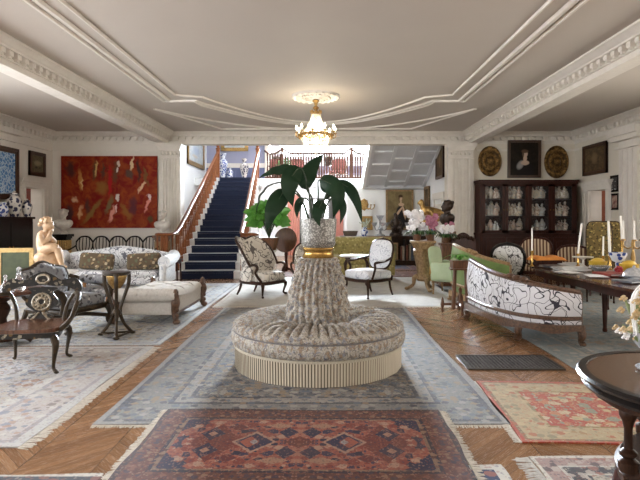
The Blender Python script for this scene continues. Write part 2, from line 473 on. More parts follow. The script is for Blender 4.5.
# rooms seen through the doorways
struct('wall_beyond_left', MB().box(-10.2, 14.3, 0, .1, 4, 3).box(-9.1, 16.3, 0, 2.3, .1, 3), mat('red_room', (.17, .03, .018), .7, c2=(.10, .03, .02), sc=5))
struct('wall_beyond_right', MB().box(9.6, 14.6, 0, .1, 5, 3).box(8.5, 17.1, 0, 2.3, .1, 3), mat('rust_room', (.30, .085, .03), .7, c2=(.2, .06, .03), sc=4))
def casing(name, x, sgn, d0, d1, dz, w, m):
    mb = MB()
    for yc in (d0 - w / 2, d1 + w / 2):
        mb.box(x + sgn * .03, yc, 0, .06, w, dz + .02); mb.box(x + sgn * .05, yc + (w * .3 if yc < d1 else w * .3), 0, .06, w * .25, dz)
    mb.box(x + sgn * .04, (d0 + d1) / 2, dz, .08, d1 - d0 + 2 * w, .16)
    mb.box(x + sgn * .08, (d0 + d1) / 2, dz + .16, .16, d1 - d0 + 2 * w + .1, .07)
    mb.box(x + sgn * .06, (d0 + d1) / 2, dz + .1, .12, d1 - d0 + 2 * w + .04, .06)
    for yc in (d0, d1): mb.box(x - sgn * .15, yc + (.012 if yc == d0 else -.012), 0, .3, .024, dz)
    return struct(name, mb, m)
casing('trim_1', XL, 1, 13.55, 14.45, 2.32, .24, M['plaster'])
casing('trim_2', XR, -1, 13.25, 14.15, 2.25, .24, M['plaster'])
def panel_door(name, w, h, m, loc, rz):
    o = struct(name, MB().box(w / 2, 0, 0, w, .045, h), m, loc=loc, rz=rz)
    for k, (z0, z1) in enumerate(((.15, .62), (.75, 1.35), (1.48, h - .14))):
        for xx in (.27, .73):
            p = MB().box(w * xx, 0, z0, w * .34, .07, z1 - z0).build('panel', m, o)
    MB().ell(w - .07, 0, .98, .03, .06, .03).build('handle', M['brass'], o)
    return o
# window in the room beyond the right doorway
wn3 = struct('window_1', MB().box(9.5, 15.05, .85, .06, 1.9, 1.4), emis('pale_daylight', (.62, .72, .82), .9))
mb = MB()
for k in range(14):
    y0 = 14.2 + random.random() * 1.7
    mb.tube(cr([(9.45, y0, .9), (9.44, y0 + random.uniform(-.2, .2), 1.5), (9.44, y0 + random.uniform(-.5, .5), 2.2)], 4), .014, 5)
mb.build('branch_tracery', M['bronze'], wn3)

# ------------------------------------------------------------------ cornices and beams
def corn(u):           # profile (out from wall, height below ceiling): a list of polygon points, wall side at 0
    return [(0, -.32), (.03, -.32), (.03, -.235), (.06, -.235), (.06, -.20), (.045, -.20), (.045, -.12), (.14, -.12), (.15, -.095), (.19, -.075), (.22, -.04), (.255, -.03), (.255, 0), (0, 0)]
def run(mb, a, b, out, prof=None, dent=True, sp=.19):
    """cornice from a to b (xy), profile going towards 'out' (unit xy)"""
    a, b, o = Vector(a), Vector(b), Vector(out); d = (b - a); L = d.length; d.normalize()
    pr = prof or corn(0); n = len(pr)
    vs = [(a.x + o.x * p, a.y + o.y * p, ZC + z) for p, z in pr] + [(b.x + o.x * p, b.y + o.y * p, ZC + z) for p, z in pr]
    mb.add(vs, [tuple(range(n)), tuple(range(n, 2 * n))[::-1]] + [(i, i + n, (i + 1) % n + n, (i + 1) % n) for i in range(n)])
    if dent:
        k = int(L / sp); ang = math.atan2(d.y, d.x)
        for i in range(k):
            c = a + d * (i + .5) * L / k + o * .085
            mb.box(c.x, c.y, ZC - .195, sp * .5, .085, .07, ang)
            mb.box(c.x, c.y, ZC - .225, sp * .3, .05, .03, ang)
    return mb
bl0, bl1, br0, br1 = -4.64, -4.43, 4.10, 4.31
mb = MB().box((bl0 + bl1) / 2, 5.5, ZB, bl1 - bl0, 19.0, .32)
run(mb, (bl1, -4), (bl1, YB), (1, 0)); run(mb, (bl0, -4), (bl0, YB), (-1, 0), dent=False)
struct('trim_3', mb, M['plaster'])
mb = MB().box((br0 + br1) / 2, 5.5, ZB, br1 - br0, 19.0, .32)
run(mb, (br0, -4), (br0, YB), (-1, 0)); run(mb, (br1, -4), (br1, YB), (1, 0), dent=False)
struct('trim_4', mb, M['plaster'])
mb = MB().box((OL + OR_) / 2, YB + .15, ZB, OR_ - OL + .02, .3, .32)
run(mb, (bl1, YB), (br0, YB), (0, -1)); struct('trim_5', mb, M['plaster'])
mb = run(MB(), (XL, YB), (bl0, YB), (0, -1)); run(mb, (XL, -4), (XL, YB), (1, 0)); struct('trim_6', mb, M['plaster'])
mb = run(MB(), (br1, YB), (XR, YB), (0, -1)); run(mb, (XR, -4), (XR, YB), (-1, 0)); struct('trim_7', mb, M['plaster'])
# friezes under the bay cornices
struct('trim_8', MB().box((XL + bl0) / 2, YB - .015, 3.4, bl0 - XL, .03, .05).box(XL + .015, 12, 3.4, .03, 6, .05), M['plaster'])
struct('trim_9', MB().box((XR + br1) / 2, YB - .015, 3.42, XR - br1, .03, .05).box(XR - .015, 11.8, 3.42, .03, 6.4, .05), M['plaster'])
struct('baseboard_back', MB().box((XL + OL) / 2, YB - .02, 0, OL - XL, .04, .26).box((XR + OR_) / 2, YB - .02, 0, XR - OR_, .04, .26), M['plaster'])

def pilaster(name, x0, x1, m):
    mb = MB(); xc = (x0 + x1) / 2; w = x1 - x0; y = YB
    mb.box(xc, y - .06, 0, w, .12, ZB)
    sw = w * .8
    for i in range(6):
        mb.box(xc - sw / 2 + sw * (i + .5) / 6, y - .13, .4, sw / 6 * .55, .05, ZB - .4 - .42)
    mb.box(xc, y - .10, 0, w + .06, .2, .3); mb.box(xc, y - .09, .3, w + .02, .18, .08)
    mb.box(xc, y - .10, ZB - .42, w - .02, .17, .04); mb.box(xc, y - .1, ZB - .2, w, .2, .06)
    mb.box(xc, y - .12, ZB - .14, w + .06, .24, .05); mb.box(xc, y - .14, ZB - .09, w + .12, .28, .09)
    for i in range(5): mb.ell(xc - w * .36 + w * .72 * i / 4, y - .14, ZB - .28, .035, .04, .05, 8, 5)
    struct(name, mb, m)
pilaster('trim_10', -4.62, OL, M['plaster']); pilaster('trim_11', OR_, 4.2, M['plaster'])
# fluted pier on the right wall and the broken cornice above; matching pier on the left
mb = MB().box(XR - .09, 12.0, 0, .18, .9, 3.5)
for i in range(4): mb.box(XR - .19, 11.7 + i * .2, .9, .04, .1, 2.2)
mb.box(XR - .17, 12.0, 3.3, .34, 1.05, .1).box(XR - .2, 12.0, 3.4, .4, 1.15, .16).box(XR - .13, 12.0, 3.12, .26, .98, .06).box(XR - .12, 12.0, 0, .24, 1, .3)
struct('trim_12', mb, M['plaster'])
mb = MB().box(XL + .09, 12.55, 3.2, .18, .5, .36).box(XL + .2, 12.3, 3.5, .4, 1.1, .12).box(XL + .12, 12.4, 3.35, .24, .9, .15)
struct('trim_13', mb, M['plaster'])

struct('wall_front', MB().box(-.3, -4.15, 0, 15.4, .3, ZC), M['wall'])
def unseen_window(n, x, y, w, h, z, nx, ny, e, c):
    # tall sash window out of view: glowing panes behind glazing bars; nx, ny point into the room
    ang = math.atan2(ny, nx) + PI / 2
    o = struct('window_%d' % n, MB().box(0, 0, 0, w, .02, h), emis('window_daylight_%d' % n, c, e), loc=(x + nx * .03, y + ny * .03, z), rz=ang)
    mb = MB()
    for i in range(4): mb.box(-w / 2 + w * i / 3, -.03, 0, .05, .05, h)
    for j in range(5): mb.box(0, -.03, h * j / 4 - .02, w, .05, .04)
    mb.box(-w / 2 - .08, -.03, -.1, .14, .1, h + .2).box(w / 2 + .08, -.03, -.1, .14, .1, h + .2).box(0, -.03, h, w + .3, .1, .16).box(0, -.05, -.12, w + .4, .16, .06)
    mb.build('window_frame', M['white'], o)
LW = (.93, .96, 1.0)
for i, y in enumerate((7.9, 4.6, 1.2)): unseen_window(4 + i, XL, y, 1.7, 2.5, .7, 1, 0, 10.0, LW)
for i, y in enumerate((8.2, 4.8, 1.2)): unseen_window(7 + i, XR, y, 1.5, 2.4, .75, -1, 0, 4.5, (1.0, .95, .87))  # unseen windows added on the right wall as warm fill
for i, x in enumerate((-4.9, -.3, 4.4)): unseen_window(10 + i, x, -4.0, 1.8, 2.5, .8, 0, 1, 2.5, (1.0, .95, .88))  # unseen windows added behind the camera as weak front fill
# ------------------------------------------------------------------ plaster bands on the ceiling
def band(mb, pts, w, h=.035, closed=False):
    mb.tube([(x, y, ZC - .002) for x, y in pts], w / 2, 6, closed, up=(0, 0, 1), flat=h / (w / 2))
CX = -.2
def shape(off):
    """right half of the moulded frame, offset outward by off; x measured from the centre line"""
    pts = [(2.72 + off, -3), (2.72 + off, 10.35 + off), (2.22 + off, 10.55 + off)]
    n = 14
    for i in range(1, n + 1):
        a = i / n
        pts.append(((2.22 + off) * (1 - a), 10.55 + off + (13.3 - 10.55) * math.sin(a * PI / 2) ** .9))
    return pts
mb = MB()
for off, w in ((0, .045), (.27, .10), (.385, .06)):
    h = shape(off)
    if off: h[1] = (2.72 + off, 10.7 + off * .6); h[2] = (2.35 + off * .35, 10.75 + off * .5)
    band(mb, [(CX + x, y) for x, y in h], w); band(mb, [(CX - x, y) for x, y in h], w)
for sg in (1, -1):
    tri = [(CX + sg * x, y) for x, y in [(3.55, 11.7), (2.55, 14.25), (.2, 14.3)]]
    arc = [(CX + sg * (.2 + (3.55 - .2) * a), 14.3 - 2.6 * a ** 2.2) for a in [i / 10 for i in range(11)]]
    band(mb, tri, .06); band(mb, arc, .075)
struct('trim_14', mb, M['plaster'])
# medallion
mb = MB().lathe([(.0, -.075), (.1, -.075), (.14, -.03), (.22, -.055), (.28, -.03), (.36, -.03), (.40, -.055), (.45, -.045), (.48, 0)], 40, (CX + .04, 10.5, ZC))
for i in range(20):
    a = 2 * PI * i / 20
    mb.ell(CX + .04 + .43 * math.cos(a), 10.5 + .43 * math.sin(a), ZC - .045, .045, .045, .03, 8, 5)
    mb.ell(CX + .04 + .27 * math.cos(a), 10.5 + .27 * math.sin(a), ZC - .05, .03, .03, .025, 8, 5)
struct('trim_15', mb, M['plaster'])

# ------------------------------------------------------------------ stair hall
struct('wall_hall_left', MB().box(HL - .15, 20, 0, .3, 9.4, 5.6), M['hallw'])
struct('wall_hall_right', MB().box(HR + .15, 17, 0, .3, 3.4, 5.6), M['hallw'])
# portrait wall (closet wall beneath the upper flight)
struct('wall_hall_portrait', MB().box(2.17, 18.62, 0, 2.74, .24, 2.62).box(.92, 20.1, 0, .24, 2.8, 2.62), M['hallw'])
ZL = 3.145; YT = 21.3                    # landing level, its front edge
wb = M['hallw']
# wall beneath the balcony with a doorway
mb = MB().box(-1.9, 21.65, 0, 1.3, .3, 2.85).box(.98, 21.65, 0, .66, .3, 2.85).box(-.3, 21.65, 2.35, 1.92, .3, .5)
for k in range(5): mb.box(-1.9, 21.48, .3 + k * .5, 1.28, .05, .03)
struct('wall_hall_back', mb, wb)
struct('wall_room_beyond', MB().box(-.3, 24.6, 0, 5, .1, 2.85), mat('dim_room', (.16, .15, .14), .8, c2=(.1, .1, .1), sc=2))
mb = MB()
for xa, xb in ((-1.02, -.72), (-.46, -.34), (.0, .17)): mb.box((xa + xb) / 2, 24.5, 1.2, xb - xa, .04, 1.2)
struct('window_2', mb, emis('garden_daylight', (.95, .98, 1.0), 5.0))
struct('landing_floor', MB().box(-.55, 23.6, 2.86, 9.3, 4.1, .285).box(-.35, 21.5, 2.8, 4.75, .12, .34).box(-3.85, 21.75, 2.86, 2.7, .9, .284), M['hallw'])
# landing back wall, dado and rail behind the stair head
struct('wall_landing', MB().box(-3.8, 23.6, ZL, 2.8, .2, 2.4), M["bluegrey"])
struct('trim_16', MB().box(-3.8, 23.46, ZL + .62, 2.8, .08, .2).box(-2.5, 23.4, ZL, .2, .3, 2.4), M['plaster'])
struct('trim_17', MB().box(-3.8, 23.47, ZL, 2.8, .05, .62).box(-4.2, 23.43, ZL + .1, .6, .05, .42).box(-3.3, 23.43, ZL + .1, .8, .05, .42), M['navyp'])
# far wall above the balcony with its windows
struct('wall_balcony_back', MB().box(.3, 25.6, ZL, 5.6, .2, 1.35).box(.3, 25.6, 5.2, 5.6, .2, .4).box(-2.3, 25.6, ZL, .4, .2, 2.5).box(.2, 25.6, ZL, .3, .2, 2.5).box(2.9, 25.6, ZL, .5, .2, 2.5), M['hallw'])
struct('trim_18', MB().box(.3, 25.46, ZL + .45, 5.2, .06, .45), mat('mauve_wainscot', (.20, .18, .24), .6, c2=(.17, .15, .2), sc=3))
struct('window_3', MB().box(-1.05, 25.62, 4.5, 2.1, .05, .7).box(1.5, 25.62, 4.5, 2.3, .05, .7), emis('sky_daylight', (.9, .96, 1.0), 4.0))
struct('ceiling_hall', MB().box(-.3, 20.6, 5.5, 9.4, 10.8, .2), M['hallw'])
struct('wall_hall_east', MB().box(3.2, 22.4, 2.62, .3, 7.4, 3), M['hallw'])

# sloping panelled soffit of the upper flight
A_, B_, sl = Vector((1.42, 18.5, 2.62)), Vector((3.5, 18.5, 2.62)), (3.98 - 2.62) / (14.9 - 18.5)
L = math.hypot(3.6, 1.36); ang = math.atan2(1.36, 3.6)
T_ = TR(1.42, 18.5, 2.62) @ Matrix.Rotation(PI, 4, 'Z') @ Matrix.Rotation(-ang, 4, 'X')
T_ = Matrix(((1, 0, 0, 1.42), (0, -math.cos(ang), math.sin(ang), 18.5), (0, math.sin(ang), math.cos(ang), 2.62), (0, 0, 0, 1)))
mb = MB().box(1.04, L / 2, .0, 2.08, L, .14, M=T_)
struct('stair_soffit', mb, M['greyp'])
mb = MB()
for xx in (.05, .72, 1.38, 2.03): mb.box(xx, L / 2, -.05, .1, L, .06, M=T_)
for j in range(3):
    for i in range(5): mb.box(.39 + j * .66, .07 + i * .85 + (.4 if j == 1 else 0), -.05, .6, .1, .06, M=T_)
mb.box(1.04, .05, -.1, 2.1, .12, .16, M=T_)
struct('trim_19', mb, mat('pale_grey_moulding', (.62, .63, .65), .55, c2=(.58, .59, .61), sc=4))
mb = MB().box(-.04, L / 2, -.08, .1, L, .5, M=T_); struct('trim_20', mb, M['hallw'])
# ------------------------------------------------------------------ staircase
NS, RUN, RIS = 17, .5, .185
st = thing('staircase', 'wide white staircase with navy carpet and turned wooden banisters rising to the landing', 'staircase', (-2.91, 13.25, 0), R(4.4))
SW = 1.86
for k in range(NS):
    z = (k + 1) * RIS; y = k * RUN
    mb = MB().box(0, y + RUN / 2, 0, SW - .06, RUN, z - .03).box(0, y + RUN / 2 - .015, z - .03, SW, RUN + .03, .03)
    mb.build('step', M['white'], st)
pts = []
for k in range(NS): pts += [(k * RUN - .002, k * RIS), (k * RUN - .002, (k + 1) * RIS - .045), (k * RUN - .034, (k + 1) * RIS - .04), (k * RUN - .034, (k + 1) * RIS + .006)]
pts.append((NS * RUN + .4, NS * RIS + .006))
vs = []; n = len(pts)
for x in (-.645, .645):
    vs += [(x, y - .004, z) for y, z in pts]; vs += [(x, y - .014, z + .012) for y, z in pts]
fs = []
for i in range(n - 1):
    fs += [(n + i, n + i + 1, 3 * n + i + 1, 3 * n + i), (i, 2 * n + i, 2 * n + i + 1, i + 1), (i, i + 1, n + i + 1, n + i), (2 * n + i, 3 * n + i, 3 * n + i + 1, 2 * n + i + 1)]
t = NT('navy_carpet'); nz = t.noise(t.obj(), 60, 3)
t.bump(nz, .3, .004)
M['navyc'] = t.fin(t.mix(nz, (.006, .010, .030), (.013, .021, .055)), .9, 0, .2, Sheen_Weight=.5)
MB().add(vs, fs).build('carpet_runner', M['navyc'], st, flatshade=True)

def baluster_mesh(h):
    pr = [(.03, 0), (.03, .14), (.016, .16), (.026, .19), (.03, .26), (.02, .42), (.014, .6), (.022, .63), (.014, .66), (.026, .7), (.026, h)]
    o = MB().lathe(pr, 8).build('baluster', M['oakst'], st); return o
bal = baluster_mesh(.92); first = True
slope = RIS / RUN
def put_bal(x, y, z, par=st):
    global first
    if first: o = bal; first = False
    else:
        o = bal.copy(); COL.objects.link(o)
    o.parent = par; o.location = (x, y, z); return o
for sx in (-.79, .83):
    for k in range(NS):
        for q in (.12, .37):
            put_bal(sx, k * RUN + q, (k + 1) * RIS)
def rail_pts(sx, ext):
    z0 = RIS + .92 - .12 * slope
    p = [(sx, NS * RUN - .1, z0 + (NS * RUN - .1) * slope), (sx, .3, z0 + .3 * slope + .0)]
    return p, z0
HRP = [( -.02), ]
for sx in (-.79, .83):
    z0 = RIS + .93 - .12 * slope
    s = -1 if sx < 0 else 1
    pts = [(sx, NS * RUN + .05, z0 + NS * RUN * slope + .02), (sx, 6, z0 + 6 * slope), (sx, 3, z0 + 3 * slope), (sx, .9, z0 + .9 * slope + .01), (sx, .2, z0 + .13), (sx + s * .06, -.2, z0 + .06), (sx + s * .28, -.34, z0 + .05)]
    if sx < 0: pts += [(sx - .40, -.22, z0 + .05), (sx - .42, .0, z0 + .05)]
    else: pts += [(sx + .40, -.2, z0 + .05), (sx + .3, -.06, z0 + .05), (sx + .2, -.14, z0 + .05)]
    p = cr(pts, 8)
    MB().tube(p, .052, 10, flat=.75, up=(0, 0, 1)).build('handrail', M['oakst'], st)
    # newel in the volute, and the ring of balusters round it
    cx_, cy_ = (sx - .24, -.12) if sx < 0 else (sx + .28, -.16)
    MB().lathe([(.075, 0), (.075, .12), (.05, .15), (.06, .25), (.07, .4), (.045, .7), (.055, .8), (.055, z0 + .03)], 12, (cx_, cy_, 0)).build('newel_post', M['oakst'], st)
    if sx < 0:
        for xx, yy in ((sx - .04, -.15), (sx - .14, -.3), (sx - .26, -.35), (sx - .38, -.26)):
            o = put_bal(xx, yy, 0); o.scale.z = (z0 + .03) / .92
    # top newel
    MB().box(sx, NS * RUN + .12, NS * RIS, .13, .13, 1.22).lathe([(.09, 1.22), (.10, 1.26), (.05, 1.3), (.07, 1.36), (.001, 1.43)], 12, (sx, NS * RUN + .12, NS * RIS)).build('newel_post', M['oakst'], st)

# ------------------------------------------------------------------ balcony balustrade
bb = thing('balcony_balustrade', 'dark wooden balustrade with raised newels along the upper balcony', 'balustrade', (0, 21.55, ZL))
M['balw'] = wood('balcony_wood', (.085, .034, .018), (.045, .018, .010), .45, spec=.2)
bm0 = MB().lathe([(.034, 0), (.034, .16), (.02, .18), (.034, .24), (.034, .34), (.02, .6), (.03, .64), (.02, .7), (.03, .74), (.03, 1.0)], 8).build('baluster', M['balw'], bb)
nx = [-2.3 + i * .105 for i in range(41)]
for i, x in enumerate(nx):
    o = bm0 if i == 0 else bm0.copy()
    if i: COL.objects.link(o)
    o.parent = bb; o.location = (x, 0, 0)
for x in (-1.7, 1.12):
    MB().box(x, 0, 0, .1, .1, 1.22).box(x, 0, 1.22, .15, .15, .05).build('newel_post', M['balw'], bb)
mb = MB()
for a, b in ((-2.42, -1.7), (-1.7, 1.12), (1.12, 1.92)):
    if a > -1.8 and b < 1.5: p = [(a, 0, 1.2), (a + .12, 0, 1.16), (a + .3, 0, 1.03), (a + .5, 0, 1.02), (b - .5, 0, 1.02), (b - .3, 0, 1.03), (b - .12, 0, 1.16), (b, 0, 1.2)]
    elif a < -2: p = [(a, 0, 1.14), (a + .15, 0, 1.02), (a + .35, 0, 1.0), (b - .2, 0, 1.06), (b, 0, 1.2)]
    else: p = [(a, 0, 1.2), (a + .2, 0, 1.05), (a + .5, 0, 1.0), (b - .15, 0, 1.05), (b, 0, 1.3)]
    mb.tube(cr(p, 6), .045, 8, up=(0, 0, 1), flat=.8)
mb.build('handrail', M['balw'], bb)
MB().box(-.25, 0, 0, 4.3, .12, .06).build('base_rail', M['balw'], bb)

# coral curtains at the doorway below
def curtain(x0, x1, y, z1, m, label, loc):
    w = x1 - x0
    def fn(u, v):
        a = u * 5 * 2 * PI
        return ((u - .5) * w, .045 * math.sin(a) * (1 - .3 * v), v * z1)
    o = MB().sheet(fn, 50, 8, .01).build('curtain', m, loc=loc)
    tag(o, label, 'curtain', 'coral curtains')
M['coral'] = mat('coral_silk', (.72, .33, .25), .7, c2=(.62, .26, .2), sc=4, Sheen_Weight=.3)
curtain(-1.52, -1.05, 21.35, 2.45, M['coral'], 'coral pink curtain hanging left of the hall doorway behind the potted plant', (-1.22, 21.4, .02))
curtain(.5, .8, 21.35, 2.45, M['coral'], 'coral pink curtain hanging right of the hall doorway behind the potted plant', (.63, 21.4, .02))
# ------------------------------------------------------------------ rugs
def fringe(mb, a, b, z, ln, n, jit=.3):
    """knotted threads along the edge a-b, pointing to its right-hand side"""
    a, b = Vector(a), Vector(b); d = (b - a); L = d.length; d.normalize(); o = Vector((d.y, -d.x))
    for i in range(n):
        p = a + d * L * (i + .5) / n; q = p + o * ln * random.uniform(.7, 1.1) + d * random.uniform(-jit, jit) * ln
        w = L / n * .42
        vs = [(p.x - d.x * w, p.y - d.y * w, z + .006), (p.x + d.x * w, p.y + d.y * w, z + .006), (q.x + d.x * w * .9, q.y + d.y * w * .9, z + .003), (q.x - d.x * w * .9, q.y - d.y * w * .9, z + .003)]
        vs += [(x, y, z) for x, y, _ in vs]
        mb.add(vs, [(0, 1, 2, 3), (4, 7, 6, 5), (0, 4, 5, 1), (1, 5, 6, 2), (2, 6, 7, 3), (3, 7, 4, 0)])
def make_rug(label, x0, x1, y0, y1, z, m, sides='', rz=0, cat='rug', fr=.05, th=.009, fm=None, dens=120):
    w, l = x1 - x0, y1 - y0
    nx, ny = 14, 14
    def fn(u, v): return ((u - .5) * w + .012 * math.sin(v * 9 + z * 300), (v - .5) * l + .012 * math.sin(u * 8), th)
    o = MB().sheet(fn, nx, ny, th).build('rug', m, loc=((x0 + x1) / 2, (y0 + y1) / 2, z), rz=rz)
    tag(o, label, cat)
    E = {'L': ((-w / 2, -l / 2), (-w / 2, l / 2)), 'R': ((w / 2, l / 2), (w / 2, -l / 2)), 'F': ((w / 2, -l / 2), (-w / 2, -l / 2)), 'B': ((-w / 2, l / 2), (w / 2, l / 2))}
    for s in sides:
        a, b = E[s]; a2, b2 = (Vector(a), Vector(b))
        mb = MB(); fringe(mb, b2, a2, 0.0, fr, int((b2 - a2).length * dens))
        mb.build('fringe', fm or M['fringe'], o, flatshade=True)
    return o
M['fringe'] = mat('rug_fringe', (.62, .57, .50), .9, c2=(.48, .43, .36), sc=40, spec=.1)
g1, g2 = (.155, .175, .20), (.30, .32, .335)
m = rug('blue_grey_rug_wool', 3.05, 5.08, [(.05, (.24, .23, .22)), (.10, (.05, .05, .06)), (.42, (.19, .18, .17)), (.46, (.05, .05, .06)), (.56, (.26, .24, .215)), (.60, (.05, .05, .06))], (.17, .155, .14),
        [(.035, .038, .055), (.30, .28, .25), (.09, .11, .15), (.25, .17, .10), (.07, .075, .09)], sc=13, bsc=15, wear=((.30, .285, .265), .25))
make_rug('large faded blue grey oriental rug under the round ottoman', -1.685, 1.365, 3.85, 8.93, 0, m, 'F')
m = rug('madder_rug_wool', 2.1, 1.2, [(.03, (.035, .02, .02)), (.17, (.115, .038, .025)), (.195, (.02, .017, .03)), (.215, (.20, .13, .085))], (.30, .085, .052),
        [(.014, .014, .04), (.34, .15, .10), (.025, .022, .06), (.20, .035, .025), (.40, .24, .17)], [(.02, .017, .035), (.20, .08, .05), (.07, .02, .015), (.26, .15, .09), (.035, .028, .05)], sc=13, bsc=24,
        med=[(.86, .40, .22, .26, (.014, .016, .05)), (.56, 0, .17, .30, (.15, .03, .022)), (.60, .13, .085, .11, (.016, .018, .05)), (.60, .13, .035, .04, (.36, .2, .14)), (.30, 0, .15, .17, (.36, .22, .16)), (.30, 0, .125, .14, (.016, .018, .055)), (.33, 0, .07, .085, (.32, .09, .055)), (.30, 0, .03, .04, (.3, .3, .3)), (.08, .16, .07, .09, (.016, .018, .05)), (0, 0, .10, .09, (.13, .03, .02)), (.44, .24, .07, .06, (.12, .02, .02)), (.15, .27, .10, .05, (.35, .2, .13))], wear=((.13, .07, .055), .35))
make_rug('red and navy tribal rug lying across the front edge of the large grey rug', -1.215, .885, 2.92, 4.12, .010, m, 'LR', R(-.8), fr=.055, dens=130)
m = rug('orange_rug_wool', 2.1, 1.34, [(.035, (.36, .045, .02)), (.06, (.16, .11, .05)), (.27, (.38, .29, .16)), (.295, (.20, .13, .04))], (.33, .04, .014),
        [(.44, .33, .16), (.42, .15, .06), (.20, .21, .14), (.48, .38, .23), (.34, .04, .02)], [(.33, .08, .03), (.20, .17, .09), (.46, .35, .19), (.30, .17, .07)], sc=10, bsc=15, wear=((.38, .22, .11), .15))
make_rug('orange and gold floral rug with an ivory border beside the carved round table', 1.36, 3.46, 3.49, 4.83, 0, m, 'L', R(-3), fr=.05)
m = rug('cream_rug_wool', 2.0, 1.0, [(.03, (.55, .50, .43)), (.13, (.33, .22, .20)), (.15, (.5, .46, .4)), (.23, (.045, .04, .045)), (.25, (.50, .45, .38))], (.40, .35, .28),
        [(.04, .04, .045), (.25, .10, .08), (.5, .45, .38), (.2, .2, .19)], [(.07, .05, .055), (.45, .38, .32), (.3, .13, .1)], sc=12, bsc=16)
make_rug('cream and charcoal bordered rug at the foot of the carved round table', 1.28, 3.28, 2.34, 3.33, 0, m, 'L', fr=.10, fm=M['cream'])
m = rug('navy_rug_wool', .9, .8, [(.06, (.55, .52, .47)), (.16, (.02, .03, .085)), (.20, (.5, .47, .42))], (.025, .035, .10), [(.5, .47, .42), (.03, .04, .1), (.3, .1, .07)], sc=9)
make_rug('small navy rug with an ivory edge poking out beside the red rug', .17, 1.07, 2.42, 3.21, 0, m)
m = rug('dark_rug_wool', 1.3, .75, [(.03, (.5, .46, .4)), (.10, (.05, .05, .06)), (.13, (.4, .33, .25))], (.09, .06, .06), [(.3, .25, .2), (.05, .05, .07), (.2, .08, .06)], sc=9)
make_rug('dark rug with pale edging left of the red rug in the near corner', -2.5, -1.3, 2.35, 3.1, 0, m)
m = rug('washed_rug_wool', 3.4, 2.75, [(.08, (.42, .40, .38)), (.12, (.24, .21, .22)), (.45, (.40, .35, .32)), (.50, (.24, .22, .24)), (.6, (.45, .42, .39))], (.38, .36, .355),
        [(.13, .15, .21), (.50, .46, .41), (.30, .17, .12), (.42, .38, .33), (.17, .13, .12)], sc=11, bsc=13, wear=((.45, .435, .42), .4))
make_rug('worn pale rug with a knotted fringe under the black inlaid armchairs', -5.4, -2.0, 3.46, 6.2, 0, m, 'R', fr=.09)
m = rug('silver_rug_wool', 4.1, 6.0, [(.06, (.42, .43, .44)), (.10, (.19, .20, .23)), (.38, (.38, .40, .42)), (.42, (.2, .21, .24)), (.5, (.44, .44, .44))], (.36, .34, .30),
        [(.10, .11, .14), (.44, .42, .38), (.16, .19, .25), (.30, .22, .12), (.42, .38, .3)], sc=11, bsc=13, wear=((.45, .45, .44), .35))
make_rug('pale silver blue rug under the tufted bench and the sofa', -6.05, -1.95, 6.28, 12.3, 0, m, '')
m = rug('ivory_rug_wool', 4.5, 4.6, [(.05, (.42, .38, .33)), (.1, (.34, .30, .25))], (.46, .43, .385), [(.43, .40, .355), (.48, .45, .40), (.38, .35, .30)], sc=5, wear=((.47, .44, .40), .5))
make_rug('plain ivory rug under the armchairs behind the ottoman', -1.9, 2.6, 9.05, 13.6, 0, m, 'F', fr=.08)
m = rug('indigo_rug_wool', 2.2, 1.9, [(.08, (.22, .12, .10)), (.25, (.20, .08, .07)), (.3, (.3, .2, .15))], (.05, .08, .16), [(.1, .14, .24), (.03, .05, .1), (.25, .16, .12)], sc=8)
make_rug('small indigo rug on the hall floor before the long bookcase table', .7, 2.9, 15.5, 17.6, 0, m)
m = rug('teal_rug_wool', 4.4, 6.9, [(.07, (.20, .23, .24)), (.35, (.17, .20, .21)), (.4, (.28, .26, .22)), (.5, (.13, .15, .16))], (.25, .27, .26),
        [(.14, .17, .19), (.35, .34, .30), (.30, .22, .17), (.19, .22, .23), (.33, .30, .25)], sc=9, bsc=11, wear=((.30, .32, .31), .35))
make_rug('faded teal grey rug under the dining table and carved settee', 2.5, 6.9, 5.15, 12.0, 0, m)
m = rug('plum_rug_wool', 5.2, 1.5, [(.1, (.2, .1, .08)), (.3, (.15, .07, .06))], (.16, .08, .07), [(.3, .2, .16), (.08, .05, .06), (.2, .08, .06)], sc=6)
make_rug('plum runner rug across the hall doorway behind the ivory rug', -1.7, 3.2, 13.75, 15.2, 0, m)

# floor grille
gr = thing('floor_grille', 'dark cast metal floor grille set in the parquet right of the grey rug', 'floor vent', (1.92, 5.53, 0), R(-1))
MB().box(0, -.26, 0, .96, .035, .014).box(0, .26, 0, .96, .035, .014).box(-.47, 0, 0, .03, .5, .014).box(.47, 0, 0, .03, .5, .014).box(0, 0, 0, .93, .5, .003).build('frame', M['iron'], gr)
mb = MB()
for i in range(24): mb.box(-.44 + i * .0383, 0, .003, .009, .5, .008)
for i in range(13): mb.box(0, -.23 + i * .0383, .003, .92, .009, .008)
mb.build('grating', mat('grille_metal', (.20, .185, .18), .4, .5, c2=(.07, .065, .065), sc=30), gr)

